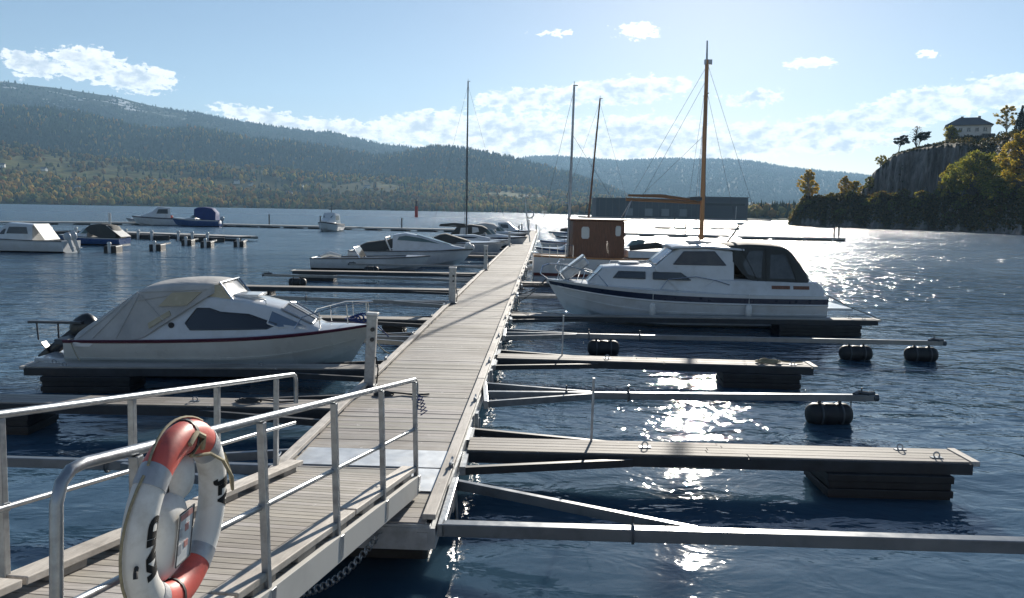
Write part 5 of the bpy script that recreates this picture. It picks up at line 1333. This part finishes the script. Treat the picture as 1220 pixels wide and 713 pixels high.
# grey sports cruiser
H, t, _ = runabout('grey sports boat with sloping green-tinted windows and dark cockpit cover, left of the pier', -9.7, 47.9, 1, 7.3, 2.5, .85, 1.0, hull='gel', stripe='gelgrey', screen=False, name='sports_boat')
st = [(2.6, 1.02, .85, .86, 1.80), (3.3, 1.02, .86, .82, 1.92), (4.2, .98, .9, .74, 1.76), (5.2, .86, .96, .62, 1.48), (6.2, .6, 1.02, .42, 1.18), (6.9, .3, 1.05, .2, 1.08)]
mb = MB(); cabin(mb, st, .05); cb = mb.build('cabin', M['gel'], t, 40)
side_window(st, [(2.85, 1.52), (4.7, 1.40), (5.5, 1.30), (4.3, 1.66), (3.35, 1.80), (2.95, 1.72)], cb, M['screen'], frame=M['gel'])
for s in (-1, 1):
    mb = MB(); mb.panel([(4.0, s * .70, 1.84), (6.0, s * .42, 1.26), (6.0, s * .05, 1.30), (4.0, s * .05, 1.90)], (.3, 0, 1), .01); mb.build('windscreen', M['screen'], cb, 0)
mb = MB(); cabin(mb, [(.3, .9, .85, .7, 1.0), (1.0, 1.0, .85, .75, 1.32), (2.2, 1.0, .9, .8, 1.48), (2.7, .95, 1.2, .8, 1.60)], .05); mb.build('cockpit_cover', M['dcanvas'], t, 45)
mb = MB(); mb.tube([(2.5, -1.05, .9), (2.15, -.95, 1.65), (2.15, .95, 1.65), (2.5, 1.05, .9)], .05, 8); mb.build('arch', M['whitep'], t)
mb = MB(); mb.ball((7.0, -.1, 1.2), .22, 10, 7); mb.ball((7.2, .15, 1.1), .2, 10, 7); mb.build('fender', M['whitep'], t)
# long low runabout behind it
H, t, _ = runabout('long pale blue-grey runabout with dark tonneau cover, behind the grey sports boat', -7.4, 57.2, 1, 6.8, 2.3, .95, 1.12, hull='gelgrey', stripe='gel', screen=False, name='runabout')
mb = MB(); cabin(mb, [(1.2, .95, .95, .7, 1.1), (2.2, 1.0, .95, .8, 1.55), (2.6, 1.0, .95, .8, 1.62), (3.6, .9, .98, .65, 1.35), (4.4, .7, 1.0, .5, 1.12)], .08); mb.build('tonneau_cover', M['dcanvas'], t, 45)
mb = MB(); mb.tube([(4.0, -.6, 1.05), (4.2, -.55, 1.3), (5.9, -.3, 1.35), (6.4, 0, 1.3)], .02, 6); mb.build('bow_rail', M['chrome'], t)
outboard(t, -.05, 1.1, tilt=.6, scale=1.05, material='mahog')
# dark-canopied boats near the far end, left
H, t, cs = runabout('grey boat with black arched canopy frame, far along the left side of the pier', -5.9, 70.5, 2, 7.2, 2.5, .95, 1.1, hull='gelgrey', stripe='navy', top='canopy', name='canopy_boat')
cp = add_cover(t, cs, 'dcanvas', windows=[[(1.2, 1.25), (1.9, 1.3), (1.9, 1.85), (1.3, 1.8)], [(2.3, 1.35), (2.9, 1.5), (2.8, 1.85), (2.3, 1.9)]], wm='vinylpale')
H, t, cs = runabout('dark blue boat with grey canopy, beyond the black-canopied boat', -4.9, 84.0, 2, 6.4, 2.4, .9, 1.05, hull='navy', stripe='gel', top='canopy', name='canopy_boat')
add_cover(t, cs, 'canvas')
H, t, cs = runabout('small white boat near the far left end of the pier', -3.6, 98.0, 2, 5.8, 2.2, .8, 1.0, hull='gel', stripe='navy', top='hard', name='motorboat')
add_cover(t, cs, 'gel', 'cabin', [[(2.0, 1.25), (3.0, 1.25), (2.9, 1.7), (2.0, 1.75)]], 'glass')
# sailing boat whose tall mast stands left of the pier
def sloop(label, x, y, heading, L, ztop, mx, lean=(0, 0), material='alu', hullm='gel', stays=True, cover=None):
    H = Hull(L, L * .31, .85, 1.05, rake=.14 * L, draft=.4, t0=.48, p=2.0, stern=.7, sag=.05, round_=True)
    t = boat('sailing_boat', label, 'sailing boat', x, y, heading, None)
    H.shell(24).build('hull', M[hullm], t, 60); H.strip(.12, .2, .006).build('stripe', M['navy'], t, 0); H.strip(.9, 1.6, .005).build('bottom_paint', M['antifoul'], t, 0)
    H.deck(.0, 1.0, .01, 0, 20, .05).build('deck', M['gel'], t, 40)
    st = [(L*.28, L*.1, .88, L*.085, 1.32), (L*.55, L*.1, .9, L*.08, 1.38), (L*.75, L*.06, .98, L*.045, 1.12)]
    mb = MB(); cabin(mb, st, .06); cb = mb.build('coach_roof', M['gel'], t, 40)
    side_window(st, [(L*.34, 1.08), (L*.55, 1.1), (L*.6, 1.2), (L*.35, 1.25)], cb, M['glass'])
    st_ = ((.98, (L*.99, 0, 1.1)), (.98, (.05, 0, .95)), (.97, (mx - .2, L*.15, .95)), (.97, (mx - .2, -L*.15, .95))) if stays else ()
    mast(t, mx, 1.2, ztop, .075, .05, material, lean, ((.52, .55),), st_, top=.25)
    mb = MB(); mb.tube([(mx - .05, 0, 2.0), (L * .12, 0, 2.05)], .05, 8); mb.tube([(mx - .1, 0, 2.12), (L*.3, 0, 2.2), (L * .13, 0, 2.13)], [.13, .11, .06], 8); mb.build('boom', M['bcanvas' if cover is None else cover], t)
    return t
sloop('white sloop with tall bare dark mast, left of the pier', -6.8, 64.8, 3, 6.6, 13.5, 3.0, material='steel_dark', cover='dcanvas')
sloop('sloop with a right-leaning dark brown mast, behind the varnished wheelhouse', 2.45, 55.2, 2, 6.4, 11.0, 2.6, lean=(.070, 0), material='mahog', cover='dcanvas')
# right of the pier beyond the wooden boat
H, t, cs = runabout('white cabin boat with blue cover, just left of the varnished wheelhouse', 2.3, 49.6, 178, 6.2, 2.3, .9, 1.1, hull='gel', stripe='blue', top='hard', name='cabin_boat')
t.location = (8.3, 49.6, 0); add_cover(t, cs, 'gel', 'cabin', [[(2.2, 1.4), (3.3, 1.35), (3.1, 1.9), (2.2, 1.9)]], 'glass')
t.location = (7.6, 49.9, 0)
H, t, cs = runabout('white boat with pale blue canopy, at the pier behind the wheelhouse', 8.0, 61.0, 180, 6.0, 2.3, .95, 1.15, hull='gel', stripe='blue', top='canopy', name='canopy_boat')
add_cover(t, cs, 'bcanvas2' if 'bcanvas2' in M else 'bcanvas')
H, t, cs = runabout('dark-hulled boat showing right of the varnished wheelhouse', 11.6, 57.0, 181, 5.2, 2.1, .7, 1.0, hull='navy', stripe='gel', screen=True, name='motorboat'); outboard(t, 0, .8, tilt=.35)
H, t, cs = runabout('low white open boat right of the wheelhouse, bow towards the pier', 10.6, 48.0, 181, 4.8, 1.9, .55, .75, hull='gel', stripe='gelgrey', screen=False, cuddy=False, name='rowing_boat'); outboard(t, 0, .62, tilt=.8, scale=.9)
H, t, cs = runabout('white motorboat far along the right side of the pier', 10.2, 74.0, 180, 6.2, 2.3, .9, 1.1, hull='gel', stripe='navy', top='hard', name='motorboat')
add_cover(t, cs, 'gel', 'cabin', [[(2.2, 1.4), (3.3, 1.35), (3.1, 1.9), (2.2, 1.9)]], 'glass')
H, t, cs = runabout('pale boat with low cabin near the far right end of the pier', 10.5, 92.0, 180, 6.0, 2.3, .85, 1.05, hull='gel', stripe='blue', top='hard', name='motorboat')
add_cover(t, cs, 'gel', 'cabin', [[(2.0, 1.3), (3.2, 1.3), (3.0, 1.8), (2.0, 1.85)]], 'glass')
# boats at the left-hand pontoons
H, t, cs = runabout('white cabin boat with raised motor at the left edge of the photo', -36.6, 54.6, 182, 1, 1) if False else runabout('white wheelhouse boat stern-on to a grey outboard, at the left picture edge', -30.0, 54.2, 178, 7.4, 2.4, .8, 1.0, hull='gel', stripe='gelgrey', top='hard', screen=False, name='cabin_boat')
add_cover(t, [(2.1, .95, .8, .85, 1.85), (3.8, .95, .8, .8, 1.95), (4.6, .85, .85, .65, 1.5), (5.6, .65, .95, .45, 1.15)], 'gel', 'cabin', [[(2.4, 1.25), (3.9, 1.25), (3.7, 1.7), (2.5, 1.7)], [(4.05, 1.2), (4.5, 1.2), (4.1, 1.55), (3.95, 1.55)]], 'glass')
outboard(t, -.05, .85, tilt=.35, scale=1.15, material='gelgrey'); outboard(t, -.05, .85, tilt=.35, y=.6, material='gelgrey')
mb = MB(); mb.panel([(2.05, -.85, 1.9), (2.05, .85, 1.9), (1.3, .85, .85), (1.3, -.85, .85)], (-1, 0, .5), .02); mb.build('back_cover', M['whitep'], t, 0)
H, t, cs = runabout('low blue-grey boat with slanted white stern cover, second from the left picture edge', -31.6, 65.0, 178, 5.6, 2.1, .6, .8, hull='blue', stripe='gel', top='canopy', name='motorboat')
c = add_cover(t, cs, 'dcanvas'); mb = MB(); mb.panel([(1.1, -.75, 1.6), (1.1, .75, 1.6), (-.1, .8, .7), (-.1, -.8, .7)], (-1, 0, .5), .02); mb.build('back_cover', M['whitep'], t, 0)
mb = MB(); mb.tube([(1.2, 0, 1.7), (1.2, 0, 2.6)], .1, 8); mb.build('radar_post', M['whitep'], t)
H, t, cs = runabout('slim pale boat with a red-jacketed outboard, on the far left pontoon', -60.5, 134.5, 183, 1, 1) if False else runabout('slim pale blue boat with a red cover on its motor, on the far left pontoon', -58.0, 135.0, 182, 7.2, 2.2, .7, 1.0, hull='gelgrey', stripe='blue', name='motorboat')
outboard(t, -.1, .9, scale=1.4, material='red')
H, t, cs = runabout('white cruiser with tall windscreen, left of the blue-canopied boat on the far pontoon', -54.6, 131.5, 215, 7.4, 2.7, 1.15, 1.5, hull='gel', stripe='navy', top='hard', name='cabin_boat')
add_cover(t, [(1.8, 1.1, 1.1, .95, 2.9), (3.6, 1.1, 1.1, .9, 3.0), (4.6, .9, 1.2, .7, 2.1), (6, .6, 1.3, .4, 1.6)], 'gel', 'cabin', [[(2.2, 1.9), (3.9, 1.9), (3.6, 2.6), (2.2, 2.65)]], 'glass')
H, t, cs = runabout('boat with royal blue canopy and dark blue hull on the far left pontoon', -46.6, 127.4, 183, 7.6, 2.7, 1.05, 1.3, hull='blue', stripe='gel', top='canopy', name='canopy_boat')
add_cover(t, [(c_[0], c_[1], c_[2], c_[3], c_[4] + .9) for c_ in cs], 'bcanvas'); outboard(t, -.1, 1.0, scale=1.3, material='gelgrey')
mb = MB(); mb.panel([(3.4, -1.0, 1.4), (4.6, -.9, 1.4), (4.0, -.8, 2.8), (3.3, -.85, 2.85)], (0, -1, .2), .02); mb.build('side_cover', M['whitep'], t, 0)
H, t, cs = runabout('white boat seen bow-on, lying alone on the far transverse pontoon', -25.9, 117.6, 262, 6.4, 2.6, 1.0, 1.35, hull='gel', stripe='navy', top='hard', name='cabin_boat')
add_cover(t, [(1.2, 1.0, 1.0, .85, 2.4), (3.0, 1.0, 1.0, .85, 2.6), (3.8, .9, 1.1, .7, 1.9), (5.2, .6, 1.2, .4, 1.5)], 'gel', 'cabin', [[(1.6, 1.6), (3.0, 1.6), (2.9, 2.2), (1.6, 2.2)]], 'glass')
mb = MB(); mb.panel([(3.05, -.75, 2.5), (3.05, .75, 2.5), (3.75, .62, 1.95), (3.75, -.62, 1.95)], (1, 0, .8), .02); mb.build('windscreen', M['screen'], t, 0)
mb = MB(); mb.tube([(2.2, 0, 2.6), (2.2, 0, 3.6)], .05, 6); mb.tube([(2.0, -.5, 3.1), (2.0, .5, 3.1)], .06, 6); mb.build('radar_mast', M['steel_dark'], t)

# ------------------------------------------------------------------ lines and coils left lying about
def line(name, label, pts, r_=.012, m='darkrope', cat='rope'):
    p0 = Vector(pts[0]); mb = MB(); ps = [Vector(p) - p0 for p in pts]; fine = []
    for a, b in zip(ps, ps[1:]):
        for k in range(5): fine.append(a.lerp(b, k / 5))
    fine.append(ps[-1]); mb.tube(fine, r_, 6)
    o = mb.build(name, M[m], None, 60, loc=p0); tag(o, label, cat); return o
def sag(a, b, s_, n=9):
    a, b = Vector(a), Vector(b); return [a.lerp(b, k / n) - Vector((0, 0, s_ * 4 * (k / n) * (1 - k / n))) for k in range(n + 1)]
line('mooring_line', 'pale mooring line from the bow of the canvas-covered boat to the pier', sag((-2.9, 15.95, 1.02), (-2.3, 14.9, .62), .12), .011, 'rope')
line('mooring_line', 'second slack line from the canvas-covered bow, running further along the pier', sag((-2.9, 16.1, 1.02), (-2.16, 17.6, .62), .15), .011, 'darkrope')
line('mooring_line', 'dark line from the bow of the big cabin cruiser down to the pier', sag((1.05, 24.45, 1.28), (.02, 23.3, .62), .10), .012, 'darkrope')
line('mooring_line', 'second dark line from the cruiser bow to the pier', sag((1.05, 24.6, 1.28), (.12, 26.2, .62), .14), .012, 'darkrope')
line('mooring_line', 'thin line from the stern of the canvas-covered boat to its walkway', sag((-8.4, 15.0, .74), (-7.9, 14.4, .48), .05), .010, 'rope')
def coil(label, x, y, z, r_, turns, m='rope', seed=1):
    rr = random.Random(seed); mb = MB(); pts = []
    for k in range(int(turns * 14)):
        a = k / 14 * 2 * math.pi; q = r_ * (1 - .5 * k / (turns * 14)) * rr.uniform(.9, 1.1); pts.append((q * math.cos(a) * 1.6, q * math.sin(a), .015 + .012 * (k / 14) * rr.uniform(.7, 1.2)))
    pts += [(.3, .05, .02), (.5, -.02, .015), (.7, .06, .015)]
    mb.tube(pts, .014, 6); o = mb.build('rope_coil', M[m], None, 60, loc=(x, y, z)); tag(o, label, 'rope'); return o
coil('untidy rope lying on the tip of the second right finger walkway', 5.1, 15.58, .455, .16, 4, 'rope', 3)
coil('dark rope coil on the nearest left finger walkway', -3.9, 11.6, .455, .12, 3, 'darkrope', 5)
coil('small rope coil on the pier beside the nearest service post', -1.95, 12.0, .505, .10, 3, 'darkrope', 7)
# ------------------------------------------------------------------ distant pontoons, booms and markers
def pontoon(label, x0, y0, x1, y1, wd=2.2, seg=4.2, z=.45, gap=.45):
    L = math.hypot(x1 - x0, y1 - y0); t = thing('pontoon', label, 'pontoon', (x0, y0, 0), math.atan2(y1 - y0, x1 - x0))
    mb = MB(); mb.box((L / 2, 0, z - .06), (L, wd, .12)); mb.box((L / 2, -wd / 2 - .02, z - .16), (L, .05, .26)); mb.box((L / 2, wd / 2 + .02, z - .16), (L, .05, .26)); mb.build('deck', M['pale'], t, 0)
    s = .6
    while s < L - 1:
        l_ = min(seg * (1 - gap) * random.uniform(.8, 1.2), L - s)
        mb = MB(); mb.box((s + l_ / 2, 0, -.02), (l_, wd + .12, .5)); mb.build('float_box', M['black'], t, 0); s += seg
    return t
pontoon('pale far pontoon running out of the left edge of the view', -86, 112, -58, 132.2)
pontoon('pale far pontoon continuing right behind the blue-canopied boat', -57, 132.2, -24, 124.5)
pontoon('pale transverse pontoon joining the far end of the pier', -23.2, 124.3, 2.6, 119.3)
pontoon('long pontoon leading right from the far end of the pier', 5.4, 119.0, 31, 115)
pontoon('low dark floating jetty with posts beside the headland', 31.5, 111.8, 45.8, 111.0, wd=1.4, gap=.2)
pontoon('pale breakwater pontoon out towards the warehouse', 31, 176, 50, 178, wd=2)
pontoon('nearer left pontoon with dark boom floats and white end posts', -46, 85.8, -25.5, 77.5)
for (x, y, h) in ((-39.8, 130.5, 1.6), (-17.2, 123.4, 1.5), (-30.5, 126.5, 1.5), (44.6, 111.2, 1.9), (45.2, 111.1, 1.6), (35.5, 176.5, 3.0), (15, 117.6, 1.6), (25, 116.2, 1.6)):
    t = thing('mooring_post', 'dark upright post standing on a distant pontoon', 'post', (x, y, .4), 0, 'posts on the distant pontoons')
    mb = MB(); mb.tube([(0, 0, 0), (0, 0, h)], .11, 8); mb.build('pole', M['steel_dark'], t); mb = MB(); mb.tube([(0, 0, h - .02), (0, 0, h + .06)], .15, 8); mb.build('cap', M['rubber'], t)
# booms of the nearer left pontoon, each with a dark float and a white end post
A = Vector((-46, 85.8)); Bv = Vector((-25.5, 77.5)); nrm = Vector((-(Bv - A).y, (Bv - A).x)).normalized() * -1
if nrm.y > 0: nrm = -nrm
for k in range(11):
    u = k / 10; p = A.lerp(Bv, u); Lb = 5.2 + .6 * math.sin(k * 2.1); ang = math.atan2(nrm.y, nrm.x)
    t = thing('boom_float', 'dark boom float with white end post off the nearer left pontoon', 'mooring boom', (p.x, p.y, 0), ang, 'booms of the nearer left pontoon')
    mb = MB(); mb.box((Lb / 2, 0, .4), (Lb, .12, .12)); mb.build('beam', M['steel_dark'], t, 0)
    mb = MB(); mb.box((Lb - .9, 0, .15), (1.6, .9, .62)); mb.build('float', M['black'], t, 0, .05)
    mb = MB(); mb.tube([(Lb, 0, -.1), (Lb, 0, .78)], .13, 10); mb.ball((Lb, 0, .82), .17, 10, 6); mb.build('end_post', M['gel'], t)
for k, (x, y) in enumerate(((-31.8, 55.6), (-27.6, 55.0), (-26.0, 58.3), (-24.6, 64.2), (-22.6, 66.0), (-27.2, 66.8))):
    t = thing('boom_float', 'white-capped dark float beside the boats at the left picture edge', 'mooring boom', (x, y, 0), R(100), 'floats between the left-edge boats')
    mb = MB(); mb.box((1.6, 0, .4), (4.6, .1, .12)); mb.build('beam', M['steel_dark'], t, 0)
    mb = MB(); mb.box((.1, 0, .18), (1.5, .8, .6)); mb.build('float', M['black'], t, 0, .05)
    mb = MB(); mb.tube([(-.75, 0, -.1), (-.75, 0, .6)], .11, 10); mb.ball((-.75, 0, .64), .14, 10, 6); mb.build('end_post', M['gel'], t)
# red channel marker
t = thing('channel_marker', 'red channel marker standing in the lake beyond the pontoons', 'marker', (-40.6, 335, 0))
mb = MB(); mb.tube([(0, 0, -1), (0, 0, 4.6)], [.75, .6], 12); mb.build('column', M['redpaint'], t); mb = MB(); mb.tube([(0, 0, 4.6), (0, 0, 6.6)], .25, 8); mb.ball((0, 0, 6.7), .5, 8, 6); mb.build('lantern', M['steel_dark'], t)
# things standing at the far end of the pier
x, y = pier_pt(74, -.35)
t = thing('lifebuoy_stand', 'leaning pole with ring on the far part of the pier', 'pole', (x, y, .5)); mb = MB(); mb.tube([(0, 0, 0), (-.42, 0, 2.9), (-.5, 0, 4.1)], [.06, .045, .03], 7); mb.build('pole', M['alu'], t)
mb = MB(); mb.ball((-.38, 0, 4.2), .16, 8, 6); mb.build('lamp', M['whitep'], t)
mb = MB(); mb.torus((-.05, -.05, 2.55), .32, .06, 18, 7, Matrix.Rotation(R(85), 3, 'X')); mb.build('ring', M['galv'], t)
for k, (yy, off, h) in enumerate(((88, -1.85, 1.2), (100, -1.85, 1.2), (104, -.1, 1.1), (112, -1.2, 1.6))):
    x, y = pier_pt(yy, off); t = thing('mooring_post', 'small dark post on the far end of the pier', 'post', (x, y, .5), 0, 'small posts at the far end of the pier')
    mb = MB(); mb.tube([(0, 0, 0), (0, 0, h)], .07, 7); mb.build('pole', M['steel_dark'], t); mb = MB(); mb.ball((0, 0, h), .10, 8, 5); mb.build('cap', M['rubber'], t)
# ------------------------------------------------------------------ the air over the lake
def haze():
    mb = MB(); mb.box((0, 3450, 500), (16000, 7300, 1004))
    m = bpy.data.materials.new('air'); m.use_nodes = True; w = NT(m.node_tree)
    v = w.n('ShaderNodeVolumePrincipled', ins={'Color': (0.42, 0.70, 1.0, 1), 'Density': 0.00009, 'Anisotropy': 0.2})
    w.n('ShaderNodeOutputMaterial', ins={'Volume': v.outputs[0]})
    o = mb.build('haze', m, smooth=0); tag(o, kind='stuff')
haze()
